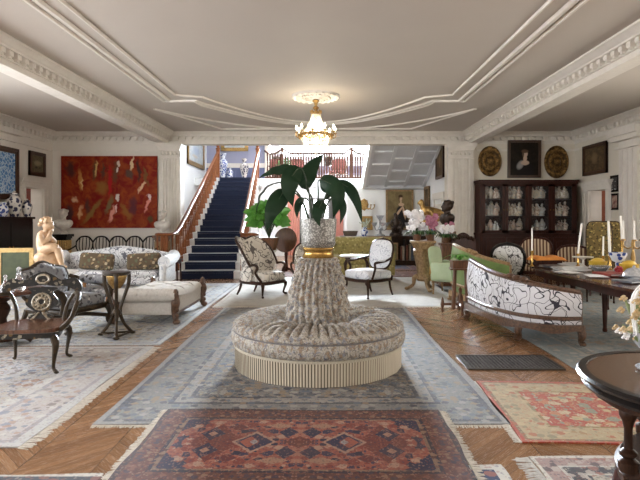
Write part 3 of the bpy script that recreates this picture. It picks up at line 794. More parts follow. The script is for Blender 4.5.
# ------------------------------------------------------------------ round ottoman
M['otto'] = brocade('ottoman_brocade', (.48, .445, .385), (.29, .205, .135), (.22, .23, .27), (.07, .065, .07), 24)
ot = thing('round_ottoman', 'large round fringed ottoman with a tall gathered centre column on the grey rug', 'ottoman', (-.06, 5.52, .01)); ot.scale = (.965, .965, 1)
def wob_seat(a, t): return .012 * abs(math.sin(a * 22)) * (0 if t > .97 or t < .02 else 1)
def fn(u, v):
    a = u * 2 * PI
    # v 0 at the column, 1 at the lower seam
    K = [(.29, .385), (.36, .43), (.46, .475), (.60, .495), (.74, .488), (.85, .465), (.905, .43), (.912, .395), (.895, .375)]
    q = v * (len(K) - 1); i = min(int(q), len(K) - 2); f = q - i
    r = lerp(K[i][0], K[i + 1][0], f); z = lerp(K[i][1], K[i + 1][1], f)
    pl = abs(math.sin(a * 30 + .5 * math.sin(v * 5 + a * 3))) ** .7
    amp = math.sin(min(1, v * 1.15) * PI) * .045
    tuft = -.05 * math.exp(-((r - .58) / .10) ** 2) * (math.cos(a * 13) ** 8)
    return (r * math.cos(a), r * math.sin(a), z + amp * (pl - .6) + tuft)
MB().sheet(fn, 312, 26, 0).build('seat_cushion', M['otto'], ot, ang=80)
def wband(a, t): return .010 * abs(math.sin(a * 60)) * math.sin(t * PI)
MB().lathe([(.89, .375), (.915, .365), (.922, .31), (.91, .25), (.88, .232), (.87, .225)], 240, wob=wband).build('seat_band', M['otto'], ot, ang=80)
MB().lathe([(.898 + .009 * math.cos(i * PI / 4), .374 + .009 * math.sin(i * PI / 4)) for i in range(9)], 96).build('piping', mat('piping_cord', (.16, .15, .155), .8), ot)
t = NT('bullion_fringe'); xyz = t.sep(t.obj()); an = t.m_('ARCTAN2', xyz[1], xyz[0])
sn = t.m_('SINE', t.m_('MULTIPLY', an, 190.0)); nz = t.noise(t.comb(t.m_('MULTIPLY', an, 30.0), 0.0), 3, 2)
M['bull'] = t.fin(t.mix(t.smooth(t.m_('ADD', sn, t.m_('MULTIPLY', nz, .8)), -.5, .5), (.10, .08, .055), t.mix(nz, (.60, .54, .44), (.45, .39, .30))), .9, 0, .1)  # dark stripes paint the shade in the gaps between cords
def wfr(a, t): return .007 * abs(math.sin(a * 95)) + .006 * t * math.sin(a * 23)
MB().lathe([(.88, .235), (.885, .22), (.882, .12), (.88, .003), (.86, .003), (.86, .22)], 570, wob=wfr).build('fringe', M['bull'], ot, ang=80)
MB().lathe([(.885, .238), (.897, .232), (.897, .214), (.885, .208)], 96).build('fringe_braid', mat('braid', (.50, .45, .36), .85, c2=(.38, .34, .27), sc=60), ot)
def fn(u, v):
    a = u * 2 * PI; K = [(.318, .36), (.325, .43), (.315, .53), (.302, .64), (.285, .75), (.255, .86), (.222, .97), (.20, 1.04), (.193, 1.085), (.15, 1.09)]
    q = v * (len(K) - 1); i = min(int(q), len(K) - 2); f = q - i
    r = lerp(K[i][0], K[i + 1][0], f); z = lerp(K[i][1], K[i + 1][1], f)
    g = abs(math.sin(a * 13 + 1.6 * math.sin(v * 3.2))) * .034 * (1 if v < .85 else (1 - v) / .15)
    h = .010 * math.sin(v * 46 + 5 * math.sin(a * 6)) * (1 if v < .9 else 0)
    return ((r - .008 + g + h) * math.cos(a), (r - .008 + g + h) * math.sin(a), z)
MB().sheet(fn, 240, 60, 0).build('column', M['otto'], ot, ang=80)

# ------------------------------------------------------------------ potted plant standing on the column
pp = thing('potted_plant', 'broad dark leaved plant in a speckled silver pot on top of the ottoman column', 'plant', (-.06, 5.54, 1.10))
MB().lathe([(.0, 0), (.165, 0), (.17, .012), (.155, .03), (.15, .05), (.158, .075), (.165, .09), (.16, .105), (.0, .105)], 40).build('brass_base', M['brass'], pp)
t = NT('speckled_silver'); v = t.obj(); vo = t.vor(t.warp(v, 20, .02), 55); nz = t.noise(v, 9, 3)
c = t.ramp(vo, [(0, (.62, .61, .58)), (.35, (.42, .41, .39)), (.6, (.12, .12, .115))])
c = t.mix(t.m_('MULTIPLY', nz, .5), c, (.30, .28, .24)); t.bump(vo, .5, .006)
M['speck'] = t.fin(c, .38, .35, .5)
MB().lathe([(.0, .105), (.15, .105), (.172, .125), (.182, .16), (.175, .165), (.178, .19), (.186, .26), (.19, .34), (.193, .40), (.182, .405), (.176, .39), (.17, .36), (.0, .36)], 48).build('pot', M['speck'], pp)
MB().lathe([(0, .355), (.172, .358), (.168, .37), (0, .378)], 24).build('soil', mat('soil', (.03, .022, .015), .95, c2=(.06, .04, .03), sc=40), pp)
t = NT('dark_leaf'); v = t.obj(); nz = t.noise(v, 7, 3)
M['leafd'] = t.fin(t.mix(nz, (.006, .022, .010), (.014, .042, .017)), .42, 0, .22)
M['stem'] = mat('stem_green', (.03, .055, .02), .5, c2=(.02, .03, .015), sc=12)
def blade(mb, path, wpx, fold=.18, side=None, n=16, prof=None, th=.004, curl=0.0):
    """leaf blade along a 3D path; width vector 'side' """
    c = cr(path, 8); m = len(c)
    L = [0.0]
    for i in range(1, m): L.append(L[-1] + (c[i] - c[i - 1]).length)
    rows = []
    def at(t):
        d = t * L[-1]
        for i in range(1, m):
            if L[i] >= d - 1e-9:
                f = (d - L[i - 1]) / max(1e-9, L[i] - L[i - 1]); return c[i - 1].lerp(c[i], f), (c[i] - c[i - 1]).normalized()
        return c[-1], (c[-1] - c[-2]).normalized()
    def fn(u, v):
        p, d = at(v)
        s = Vector(side) if side else Vector((0, 1, 0)).cross(d)
        s = (s - d * s.dot(d))
        s = s.normalized() if s.length > 1e-6 else d.orthogonal().normalized()
        nn = d.cross(s)
        w = wpx * (math.sin(PI * min(1, v * 1.02) ** .62) ** .85 if 0 < v < 1 else 0) * .5
        if prof: w = wpx * .5 * prof(v)
        x = (u - .5) * 2
        return p + s * x * w + nn * (abs(x) * w * fold + curl * x * x * w) + nn * .006 * math.sin(v * 24 + 2) * abs(x)
    mb.sheet(fn, 6, n, th)
px = 5.54 / FPX
o0 = Vector((-.06, 5.54, 1.10))
def LP(x, y, dz=0): return P(x, y, 5.54 + dz) - o0
stems = []
def pleaf(pts, w, base, side=None, fold=.15):
    mb = MB(); blade(mb, [LP(*q) for q in pts], w * px * .68, fold, side); mb.build('leaf', M['leafd'], pp, ang=70)
    b = LP(*pts[0]); r = LP(*base); mid = (b + r) / 2 + Vector(((b.x - r.x) * -.15, 0, .06))
    MB().tube(cr([r, mid, b, LP(*pts[1])], 6), [.011, .008, .004], 6).build('stem', M['stem'], pp)
pleaf([(307, 190, -.1), (306, 180, -.12), (312, 167, -.05), (324, 154, .02)], 25, (315, 219))
pleaf([(299, 172, .1), (287, 169, .14), (272, 171, .18), (259, 178, .2)], 19, (313, 219, .05), (.1, .45, .8), .1)
pleaf([(301, 168, -.15), (292, 176, -.22), (289, 190, -.24), (293, 207, -.2)], 28, (312, 219, -.05))
pleaf([(287, 190, -.1), (279, 199, -.2), (271, 213, -.25), (267, 231, -.22)], 27, (309, 219, -.05))
pleaf([(284, 183, -.05), (271, 184, -.1), (260, 195, -.12), (256, 214, -.1)], 13, (308, 219, .05), (.18, 1, .1), .1)
pleaf([(319, 180, -.1), (331, 184, -.2), (338, 196, -.25), (333, 219, -.2)], 25, (318, 219))
pleaf([(335, 182, .05), (348, 187, 0), (357, 202, -.03), (362, 223, 0)], 16, (321, 219, .05))
pleaf([(323, 200, -.2), (319, 208, -.3), (317, 216, -.32), (320, 227, -.3)], 18, (319, 219, -.05))
pleaf([(304, 198, .1), (299, 203, .12), (297, 210, .14), (297, 218, .15)], 12, (312, 219, .05))
pleaf([(324, 200, .1), (330, 193, .12), (323, 190, .14), (320, 184, .15)], 7, (318, 219, .05))
pleaf([(338, 196, .15), (342, 203, .14), (343, 212, .14), (340, 224, .15)], 12, (323, 219, .08))
# ------------------------------------------------------------------ furniture helpers
def organic(mb, name, m, parent=None, vox=.02, smooth=6, loc=None, rz=0):
    """fuse overlapping forms into one continuous skin"""
    me = bpy.data.meshes.new('tmp'); me.from_pydata(mb.v, [], mb.f)
    o = bpy.data.objects.new('tmp', me); COL.objects.link(o)
    r = o.modifiers.new('r', 'REMESH'); r.mode = 'VOXEL'; r.voxel_size = vox
    if smooth: s_ = o.modifiers.new('s', 'SMOOTH'); s_.iterations = smooth; s_.factor = .5
    dg = bpy.context.evaluated_depsgraph_get(); dg.update()
    me2 = bpy.data.meshes.new_from_object(o.evaluated_get(dg)); bpy.data.objects.remove(o)
    me2.name = name; me2.polygons.foreach_set('use_smooth', [True] * len(me2.polygons))
    me2.materials.clear(); me2.materials.append(m)
    q = bpy.data.objects.new(name, me2); COL.objects.link(q)
    if parent: q.parent = parent
    if loc is not None: q.location = loc
    if rz: q.rotation_euler.z = rz
    return q
def pad(mb, out, th, thb, M_=None, flat=.75, tuft=None):
    """upholstered pad from an outline in XZ, bulging th forward (-Y) and thb back"""
    n = len(out); cx = sum(p[0] for p in out) / n; cz = sum(p[1] for p in out) / n
    S = [1, .985, .95, .88, .75, .6, .45, .3, .15]
    vs = []; fs = []
    for sgn, T in ((-1, th), (1, thb)):
        o = len(vs)
        for s in S:
            y = sgn * T * min(1, math.sqrt(max(0, 1 - s * s)) / flat) if T > .001 else sgn * .001
            for x, z in out:
                X, Z = cx + (x - cx) * s, cz + (z - cz) * s
                yy = y + (tuft(X, Z) if tuft and sgn < 0 and s < .97 else 0)
                vs.append((X, yy, Z))
        vs.append((cx, sgn * T + (tuft(cx, cz) if tuft and sgn < 0 else 0), cz))
        for i in range(len(S) - 1):
            for k in range(n):
                q = (k + 1) % n
                fs.append((o + i * n + k, o + i * n + q, o + (i + 1) * n + q, o + (i + 1) * n + k))
        L_ = o + (len(S) - 1) * n
        for k in range(n): fs.append((L_ + k, L_ + (k + 1) % n, o + len(S) * n))
    return mb.add(vs, fs, M_)
def cab_leg(x, y, dx, dy, h, r=.028, k=.05):
    """cabriole leg mesh builder from (x,y,h) to the floor, splaying towards dx,dy"""
    p = cr([(x, y, h), (x + dx * k, y + dy * k, h * .78), (x + dx * k * .6, y + dy * k * .6, h * .4), (x + dx * k * .4, y + dy * k * .4, h * .14), (x + dx * k * 1.1, y + dy * k * 1.1, .016)], 5)
    return MB().tube(p, [r * 1.25, r * 1.35, r * .9, r * .62, r * .6, r * .8], 8).ell(x + dx * k * 1.2, y + dy * k * 1.2, r * .6, r * .95, r * .95, r * .58, 8, 6)
def turned_leg(x, y, h, r=.025):
    return MB().lathe([(r * .55, 0), (r * .7, h * .05), (r * .5, h * .12), (r * .8, h * .5), (r * 1.0, h * .72), (r * .7, h * .76), (r * 1.15, h * .8), (r * 1.15, h)], 10, (x, y, 0))
def ovalpts(rx, rz, cz, n=28, sq=1.0, waist=0):
    o = []
    for i in range(n):
        a = 2 * PI * i / n; c, s = math.cos(a), math.sin(a)
        x = rx * abs(c) ** sq * (1 if c > 0 else -1); z = rz * abs(s) ** sq * (1 if s > 0 else -1)
        o.append((x * (1 + waist * z / rz), cz + z))
    return o
def fauteuil(t, w=.66, d=.6, sh=.44, bh=1.05, fab=None, wd=None, lean=.16, sq=.6, waist=.08, fr=.022, arms=True, seat_th=.13, backfab=None, legs='cab', crest=True, leg_lean=.0):
    hb = bh - sh - .04
    L_ = TR(0, d / 2 - .04, sh + .03, rx=-lean)
    out = ovalpts(w * .44, hb / 2, hb / 2, 32, sq, waist)
    pad(MB(), out, .06, .03, L_).build('backrest', backfab or fab, t)
    mb = MB().tube([L_ @ Vector((x, 0, z)) for x, z in out], fr, 8, True)
    if crest:
        for i in range(-2, 3): mb.ell(i * w * .075, 0, hb + .012 - .01 * abs(i), .035, .025, .032 - .005 * abs(i), 8, 6, L_)
    mb.build('back_frame', wd, t)
    MB().rbox(0, 0, sh - seat_th + .02, w * .96, d * .95, seat_th, .045, .035).build('seat', fab, t)
    mb = MB()
    for s in (-1, 1): mb.tube(cr([(s * w * .46, -d * .46, sh - seat_th), (s * w * .485, 0, sh - seat_th - .005), (s * w * .40, d * .47, sh - seat_th)], 5), .03, 8)
    mb.tube(cr([(-w * .46, -d * .46, sh - seat_th), (0, -d * .5, sh - seat_th - .01), (w * .46, -d * .46, sh - seat_th)], 6), .032, 8)
    mb.tube([(-w * .40, d * .47, sh - seat_th), (w * .40, d * .47, sh - seat_th)], .028, 8)
    mb.build('seat_rail', wd, t)
    h = sh - seat_th + .02
    for sx in (-1, 1):
        if legs == 'cab':
            cab_leg(sx * w * .45, -d * .45, sx, -1, h).build('leg', wd, t)
        else: turned_leg(sx * w * .44, -d * .44, h).build('leg', wd, t)
        MB().tube(cr([(sx * w * .40, d * .45, h), (sx * w * .41, d * .47, h * .5), (sx * w * .42, d * .56, .012)], 4), [.026, .022, .017], 8).build('leg', wd, t)
        if arms:
            ah = sh + .2
            p = cr([L_ @ Vector((sx * w * .44, 0, hb * .42)), Vector((sx * w * .52, d * .2, ah + .02)), Vector((sx * w * .55, -d * .08, ah)), Vector((sx * w * .53, -d * .26, ah - .02)), Vector((sx * w * .49, -d * .22, sh + .07)), Vector((sx * w * .49, -d * .34, sh - seat_th + .03))], 6)
            a = MB().tube(p, [.02, .022, .024, .026, .022, .024], 8).build('arm', wd, t)
            MB().ell(sx * w * .545, -d * .02, ah + .025, .03, d * .16, .022).build('arm_pad', fab, a)
    return t
def flat_frame(name, label, cat, loc, rz, w, h, pic, frm, fw=.07, th=.05, tilt=0, mount=None):
    """framed picture; local X across, faces -Y, origin at its bottom centre"""
    t = thing(name, label, cat, loc, rz); t.rotation_euler.x = tilt
    MB().box(0, 0, fw * .8, w - fw * 1.6, .02, h - fw * 1.6).build('canvas', pic, t, flatshade=True)
    mb = MB()
    for s in (-1, 1):
        mb.box(s * (w - fw) / 2, 0, 0, fw, th, h); mb.box(s * (w - fw * .5) / 2, -.012, 0, fw * .5, th, h)
    for z in (0, h - fw): mb.box(0, 0, z, w, th, fw)
    for z in (0, h - fw * .5): mb.box(0, -.012, z, w, th, fw * .5)
    mb.build('frame', frm, t)
    return t

# ------------------------------------------------------------------ left wall and painting wall
red = painting('red_abstract_paint', (.17, .007, .005), (.27, .05, .010), [
    (-.80, .62, .14, .26, 10, (.07, .02, .015), .5), (-.60, .35, .07, .33, 5, (.45, .20, .05), .6), (-.56, .25, .03, .2, 5, (.60, .40, .16), .5), (-.30, .60, .07, .3, -5, (.10, .05, .02), .6),
    (-.27, .65, .035, .22, -8, (.55, .36, .12), .5), (-.12, .60, .05, .25, 0, (.09, .035, .02), .6), (.14, .55, .10, .35, -8, (.12, .045, .02), .6), (.20, .78, .06, .09, 0, (.62, .50, .38), .4),
    (.18, .62, .04, .06, 0, (.66, .56, .46), .4), (.42, .5, .12, .16, 40, (.09, .05, .035), .6), (.48, .8, .045, .22, -10, (.62, .45, .25), .5), (.62, .6, .07, .35, 4, (.06, .022, .015), .5), (.68, .15, .05, .22, -28, (.66, .44, .25), .5), (.76, .45, .06, .3, 12, (.16, .07, .02), .5),
    (-.72, -.2, .10, .10, 0, (.6, .35, .2), .6), (-.60, -.55, .07, .22, -8, (.58, .32, .14), .6), (-.45, -.4, .08, .28, 0, (.08, .028, .02), .6), (-.83, -.6, .12, .3, 0, (.06, .02, .02), .5), (-.35, -.55, .08, .5, -38, (.22, .12, .03), .6), (.0, -.35, .09, .3, -20, (.17, .12, .05), .6),
    (.18, -.16, .05, .10, 0, (.68, .60, .52), .4), (.06, -.62, .06, .28, -15, (.68, .30, .22), .5), (.15, -.45, .025, .15, -15, (.72, .5, .42), .5), (.5, -.4, .14, .3, 0, (.10, .022, .028), .6), (.36, -.55, .10, .3, 30, (.25, .10, .02), .6), (.80, -.35, .05, .25, -20, (.66, .25, .18), .5), (.83, -.15, .05, .08, 0, (.70, .55, .48), .4), (.86, -.75, .08, .16, 0, (.09, .06, .02), .5), (-.15, .12, .18, .22, 0, (.24, .10, .02), .7), (.02, .3, .06, .5, 0, (.35, .012, .012), .5)], 4.2, .55, .20, 1.33, 1.0)
p0, p1 = P(61, 228, 14.93), P(157, 156, 14.93)
pa = MB().box(0, 0, 0, p1.x - p0.x, .05, p1.z - p0.z).build('painting', red, loc=((p0.x + p1.x) / 2, 14.955, p0.z), flatshade=True)
tag(pa, 'large unframed red abstract painting with birdlike figures on the left back wall', 'painting')
sp = painting('small_landscape_paint', (.16, .13, .08), (.07, .06, .035), [(0, .1, .7, .35, 0, (.30, .25, .15), .6), (-.2, -.4, .25, .15, 0, (.05, .04, .03), .6), (.35, -.4, .18, .14, 0, (.06, .05, .03), .6)], 4)
M['dframe'] = wood('dark_frame', (.075, .032, .014), (.03, .014, .008), .3)
flat_frame('framed_picture', 'small dark framed landscape hanging above the left doorway', 'picture', (XL + .04, 14.12, 2.64), R(90), .76, .64, sp, M['dframe'], .1)
t = NT('blue_swirl_print'); v = t.obj(); e = t.vor(t.warp(v, 6, .12), 11, 'DISTANCE_TO_EDGE')
m = t.fin(t.mix(t.lt(e, .11), t.mix(t.noise(v, 9), (.03, .13, .36), (.06, .24, .5)), (.42, .55, .66)), .3, 0, .5)
flat_frame('framed_print', 'blue and white swirling print in a dark gilt edged frame on the left pier', 'picture', (XL + .2, 12.38, 1.96), R(90), 1.14, 1.24, m, M['dframe'], .13)

cb = thing('lacquer_cabinet', 'tall black lacquer cabinet carrying blue and white vases beside the left doorway', 'cabinet', (-7.33, 11.95, 0), R(90))
MB().box(0, 0, .12, 1.84, .52, 1.38).build('body', M['black'], cb)
MB().box(0, -.01, 1.5, 1.92, .58, .05).build('top', M['black'], cb)
for s in (-1, 1):
    d_ = MB().box(s * .46, -.265, .2, .88, .02, 1.24).build('door', M['black'], cb)
    MB().ell(s * .07, -.285, .85, .02, .015, .035).build('handle', M['brass'], d_)
    for q in (-1, 1): MB().box(s * .86, q * .22, 0, .08, .08, .12).build('foot', M['black'], cb)
t = NT('blue_white_china'); v = t.obj(); vo = t.vor(t.warp(v, 9, .05), 14)
M['bw'] = t.fin(t.mix(t.smooth(vo, .40, .52), (.03, .06, .24), (.62, .64, .68)), .15, 0, .5)
t = NT('dark_white_china'); v = t.obj(); vo = t.vor(t.warp(v, 9, .05), 11)
M['kw'] = t.fin(t.mix(t.smooth(vo, .42, .52), (.04, .04, .08), (.60, .56, .52)), .15, 0, .5)
def vase(label, loc, h, r, m, kind=0, grp=None, name='porcelain_vase'):
    t = thing(name, label, 'vase', loc, 0, grp)
    pr = [[(.5, 0), (.55, .02), (.6, .1), (.85, .3), (1, .5), (.95, .66), (.6, .78), (.45, .82), (.5, .86)], [(.45, 0), (.5, .03), (.4, .1), (.7, .3), (1, .55), (.9, .7), (.4, .8), (.4, .9), (.7, 1.0)], [(.6, 0), (.8, .1), (1, .4), (.9, .7), (.6, .85), (.7, .9), (.65, 1)]][kind]
    MB().lathe([(0, 0)] + [(a * r, b * h) for a, b in pr] + [(pr[-1][0] * r * .8, pr[-1][1] * h), (0, pr[-1][1] * h * .97)], 20).build('body', m, t)
    if kind == 0: MB().lathe([(.55 * r, h * .855), (.6 * r, h * .87), (.5 * r, h * .91), (.15 * r, h * .94), (.2 * r, h * .97), (0, h)], 16).build('lid', m, t)
    return t
vase('tall lidded black and white jar on the black lacquer cabinet', (-7.3, 12.5, 1.55), .62, .17, M['kw'])
vase('shorter lidded black and white jar at the right end of the lacquer cabinet', (-7.16, 12.78, 1.55), .44, .12, M['kw'])
vase('round blue jar at the left end of the lacquer cabinet', (-7.33, 12.08, 1.55), .33, .13, M['bw'], 2)

fs_ = thing('gilt_screen', 'gilt framed firescreen with a dark green panel standing before the lacquer cabinet', 'screen', (-5.82, 10.0, .012), R(12))
MB().box(0, 0, .1, .52, .02, .8).build('panel', mat('green_panel', (.06, .075, .03), .6, c2=(.03, .04, .02), sc=5), fs_)
mb = MB()
for s in (-1, 1): mb.box(s * .28, 0, 0, .075, .05, .93)
mb.box(0, 0, .86, .6, .05, .08).box(0, 0, .08, .6, .05, .06); mb.build('frame', mat('pale_gilt', (.58, .42, .19), .4, .4, c2=(.42, .28, .1), sc=20), fs_)
for s in (-1, 1): MB().box(s * .28, 0, 0, .06, .3, .04).build('foot', M['giltw'], fs_)

# busts on pedestals
def bust_mesh(k, lean=0):
    mb = MB()
    mb.lathe([(.0, 0), (.11, 0), (.11, .03), (.07, .05), (.06, .09), (.10, .13), (.05, .16)], 16)
    mb.ell(0, 0, .23, .20, .13, .12); mb.ell(-.13, 0, .27, .09, .09, .08); mb.ell(.13, 0, .27, .09, .09, .08)
    mb.tube([(0, .01, .28), (0, 0, .42)], [.075, .06], 10)
    mb.ell(0, -.01, .485, .085, .10, .12); mb.ell(0, .03, .51, .095, .10, .11)
    mb.ell(0, -.115, .475, .016, .026, .03); mb.ell(0, -.085, .41, .04, .035, .03)
    for s in (-1, 1):
        mb.ell(s * .035, -.098, .505, .026, .012, .009); mb.ell(s * .09, .01, .48, .014, .025, .034)
    for i in range(9): mb.ell(.09 * math.cos(i * .7), .03 + .08 * math.sin(i * .7), .56 + .02 * math.sin(i * 3), .035, .035, .035)
    return mb
def bust(label, loc, rz, m, s=1.0):
    o = organic(bust_mesh(0), 'portrait_bust', m, None, .014, 3, loc, rz); o.scale = (s, s, s)
    return tag(o, label, 'bust')
def pedestal(label, loc, h, w, mcap, mfl, name='pedestal'):
    t = thing(name, label, 'pedestal', loc)
    MB().box(0, 0, 0, w * 1.02, w * 1.02, .1).box(0, 0, .1, w * .9, w * .9, .06).build('base', mcap, t)
    MB().box(0, 0, .16, w * .72, w * .72, h - .28).build('shaft', mcap, t)
    mb = MB()
    for i in range(5):
        for s in (-1, 1):
            mb.tube([(-w * .3 + i * w * .15, s * w * .37, .2), (-w * .3 + i * w * .15, s * w * .37, h - .16)], w * .065, 6)
            mb.tube([(s * w * .37, -w * .3 + i * w * .15, .2), (s * w * .37, -w * .3 + i * w * .15, h - .16)], w * .05, 6)
    mb.build('fluting', mfl, t)
    MB().box(0, 0, h - .12, w * .82, w * .82, .05).box(0, 0, h - .07, w * 1.0, w * 1.0, .07).build('capital', mcap, t)
    return t
pedestal('fluted black and gilt pedestal under the left white bust', (-7.06, 14.35, 0), 1.09, .40, M['black'], M['gilt'])
bust('white marble bust on the black and gilt pedestal left of the red painting', (-7.06, 14.35, 1.09), R(20), M['stone'], 1.12)
pedestal('fluted brown and gilt pedestal under the right white bust', (-4.38, 14.35, 0), 1.06, .42, M['walnut'], M['giltw'])
bust('white marble bust on the brown pedestal by the fluted pilaster', (-4.38, 14.35, 1.06), R(-15), M['stone'], 1.1)

# chair-back settee against the painting wall
ss = thing('chair_back_settee', 'long black settee with pierced loop back against the wall under the red painting', 'settee', (-5.56, 14.25, 0))
W_ = 2.25
mb = MB()
for i in range(5):
    cx0 = -W_ / 2 + W_ * (i + .5) / 5; hw = W_ / 10
    top = cr([(cx0 - hw, .05, .88), (cx0 - hw * .55, .06, 1.0), (cx0, .06, 1.03), (cx0 + hw * .55, .06, 1.0), (cx0 + hw, .05, .88)], 5)
    mb.tube(top, .022, 8)
    mb.tube(cr([(cx0 - hw, .05, .88), (cx0 - hw * .9, .03, .7), (cx0 - hw * .3, .0, .52)], 5), .016, 6); mb.tube(cr([(cx0 + hw, .05, .88), (cx0 + hw * .9, .03, .7), (cx0 + hw * .3, 0, .52)], 5), .016, 6)
    for q in (-.55, -.2, .2, .55): mb.tube(cr([(cx0 + q * hw * 1.0, .06, 1.0), (cx0 + q * hw * 1.1, .03, .75), (cx0 + q * hw * .3, 0, .52)], 4), .012, 6)
mb.tube([(-W_ / 2, 0, .5), (W_ / 2, 0, .5)], .025, 8)
mb.build('back_frame', M['black'], ss)
MB().rbox(0, -.27, .38, W_, .55, .1, .04, .02).build('seat', mat('striped_pale_seat', (.55, .52, .47), .85, c2=(.3, .28, .26), sc=20), ss)
MB().box(0, -.27, .33, W_, .55, .06).build('seat_rail', M['black'], ss)
for s in (-1, 1):
    MB().tube(cr([(s * W_ / 2, .03, .78), (s * W_ / 2, -.3, .7), (s * W_ / 2, -.48, .66), (s * W_ / 2, -.46, .4)], 5), .02, 8).build('arm', M['black'], ss)
for i in range(5):
    for y in (-.5, -.03): MB().tube([(-W_ / 2 + .04 + i * (W_ - .08) / 4, y, .35), (-W_ / 2 + .04 + i * (W_ - .08) / 4, y, 0)], [.024, .014], 8).build('leg', M['black'], ss)

# patterned camel-back sofa
M['toile'] = fabric_lines('blue_toile', (.60, .60, .60), (.13, .13, .15), 7, .035, .16, extra=(.52, .51, .52))
sf = thing('camelback_sofa', 'blue and white patterned camelback sofa with tapestry cushions before the red painting', 'sofa', (-4.28, 10.75, .012), R(2))
w = 2.2
out = cr2([(-w / 2, .3), (-w / 2 - .02, .72), (-w * .38, .82), (-w * .2, .86), (0, .93), (w * .2, .88), (w * .38, .82), (w / 2 + .02, .72), (w / 2, .3)], 5)
pad(MB(), out, .12, .06, TR(0, .34, 0, rx=-.12), .6).build('backrest', M['toile'], sf)
MB().rbox(0, -.03, .2, w, .82, .16, .04).build('base', M['toile'], sf)
for i in range(2): MB().rbox((i - .5) * (w / 2 - .09), -.08, .345, w / 2 - .1, .74, .12, .05, .02).build('seat_cushion', M['toile'], sf)
M['sofw'] = fabric_lines('pale_sofa_cloth', (.62, .62, .62), (.38, .4, .45), 9, .03, .14)
for s in (-1, 1):
    mb = MB().rbox(s * w * .505, -.05, .2, .14, .84, .42, .06)
    mb.tube(cr([(s * w * .515, .38, .72), (s * w * .52, .1, .66), (s * w * .52, -.44, .64)], 5), [.13, .12, .125], 16)
    mb.build('arm', M['sofw'], sf)
    for y in (-.38, .32): MB().tube([(s * w * .46, y, .2), (s * w * .47, y, 0)], [.035, .02], 8).build('leg', M['darkw'], sf)
M['tap'] = fabric_floral('tapestry', [(.085, .06, .035), (.25, .18, .10), (.05, .04, .03), (.32, .26, .17), (.14, .09, .05), (.09, .10, .06)], sc=16)
for x, y, lab in ((97, 261, 'dark brown tapestry cushion on the left half of the blue and white sofa'), (144, 261, 'dark brown tapestry cushion on the right half of the blue and white sofa')):
    q = P(x, y, 10.55)
    o = MB().rbox(0, 0, -.17, .68, .16, .34, .07, .0).build('tapestry_cushion', M['tap'], loc=(q.x, q.y, .655)); o.rotation_euler = (-.25, .05 * (1 if x < 100 else -1), 0)
    tag(o, lab, 'cushion', )

# side table by the stairs, wooden stool
et = thing('side_table', 'small dark wooden side table at the foot of the stair banister', 'table', (-3.62, 12.55, 0))
MB().box(0, 0, .52, .46, .4, .03).box(0, 0, .45, .4, .34, .07).build('table_top', M['mahog'], et)
for sx in (-1, 1):
    for sy in (-1, 1): MB().tube([(sx * .18, sy * .15, .46), (sx * .19, sy * .16, 0)], [.022, .014], 8).build('leg', M['mahog'], et)
stl = thing('wooden_stool', 'small orange brown wooden stool between the cherub table and the tufted bench', 'stool', (-4.0, 9.3, .012), R(10))
M['honey'] = wood('honey_wood', (.36, .17, .06), (.2, .085, .03), .3)
MB().rbox(0, 0, .40, .5, .42, .09, .03).build('seat', M['honey'], stl)
for sx in (-1, 1):
    for sy in (-1, 1): cab_leg(sx * .2, sy * .16, sx, sy, .42, .026, .04).build('leg', M['honey'], stl)

# tufted bench
tb = thing('tufted_bench', 'cream tufted daybed with carved scroll legs on the pale silver rug', 'daybed', (-2.52, 8.3, .012), R(-1))
w, l = .82, 1.55
MB().rbox(0, 0, .12, w, l, .24, .02).build('base', M['cream'], tb)
def fn(u, v):
    x, y = (u - .5) * (w + .04), (v - .5) * l
    ex = min(1, min(u, 1 - u) * 7, min(v, 1 - v) * 9)
    tz = .10 * math.sqrt(max(0, ex * (2 - ex))) - .035 * (abs(math.sin(u * PI * 3)) * abs(math.sin(v * PI * 5))) ** .5 * 0
    a, b = u * 4 + v * 6, u * 4 - v * 6
    ca, cb_ = abs(math.sin(PI * a / 2)), abs(math.sin(PI * b / 2)); tz -= (.055 * math.exp(-(min(ca, cb_) / .16) ** 2) + .03 * math.exp(-(max(ca, cb_) / .3) ** 2)) * ex
    rise = .05 * max(0, 1 - v * 2.4)
    return (x, y, .345 + tz + rise)
MB().sheet(fn, 72, 120, .05).build('tufted_cushion', M['cream'], tb, ang=80)
mb = MB().tube([(-w / 2 - .02, -l / 2 + .02, .40), (w / 2 + .02, -l / 2 + .02, .40)], .098, 20)
for i in range(12): mb.tube([(-w / 2 + .02 + i * .07, -l / 2 - .09 + .02 * abs(i % 2), .41), (-w / 2 + .02 + i * .07, -l / 2 - .02, .49)], .012, 5)
mb.build('bolster', M['cream'], tb)
M['carve'] = mat('carved_walnut', (.15, .078, .043), .4, c2=(.045, .022, .012), sc=34, bump=.6, bsc=60)
def scroll(mb, x, y, z, r, w_, T=None):
    pts = [(x, y + math.cos(a) * r * (1 - a / 14), z + math.sin(a) * r * (1 - a / 14)) for a in [i * .45 for i in range(22)]]
    return mb.tube(pts, [w_, w_ * .6], 8)
for sx in (-1, 1):
    for sy in (-1, 1):
        mb = MB().tube(cr([(sx * w * .5, sy * l * .49, .42), (sx * w * .53, sy * l * .51, .3), (sx * w * .50, sy * l * .49, .17), (sx * w * .53, sy * l * .50, .06), (sx * w * .56, sy * l * .52, .03)], 5), [.05, .065, .045, .04, .05], 10)
        scroll(mb, sx * w * .52, sy * l * .5, .42, .06, .028); mb.ell(sx * w * .55, sy * l * .52, .035, .055, .055, .034)
        for k in range(4): mb.ell(sx * (w * .53 + .02), sy * l * .51, .12 + k * .08, .03, .035, .035, 8, 6)
        mb.build('leg', M['carve'], tb)
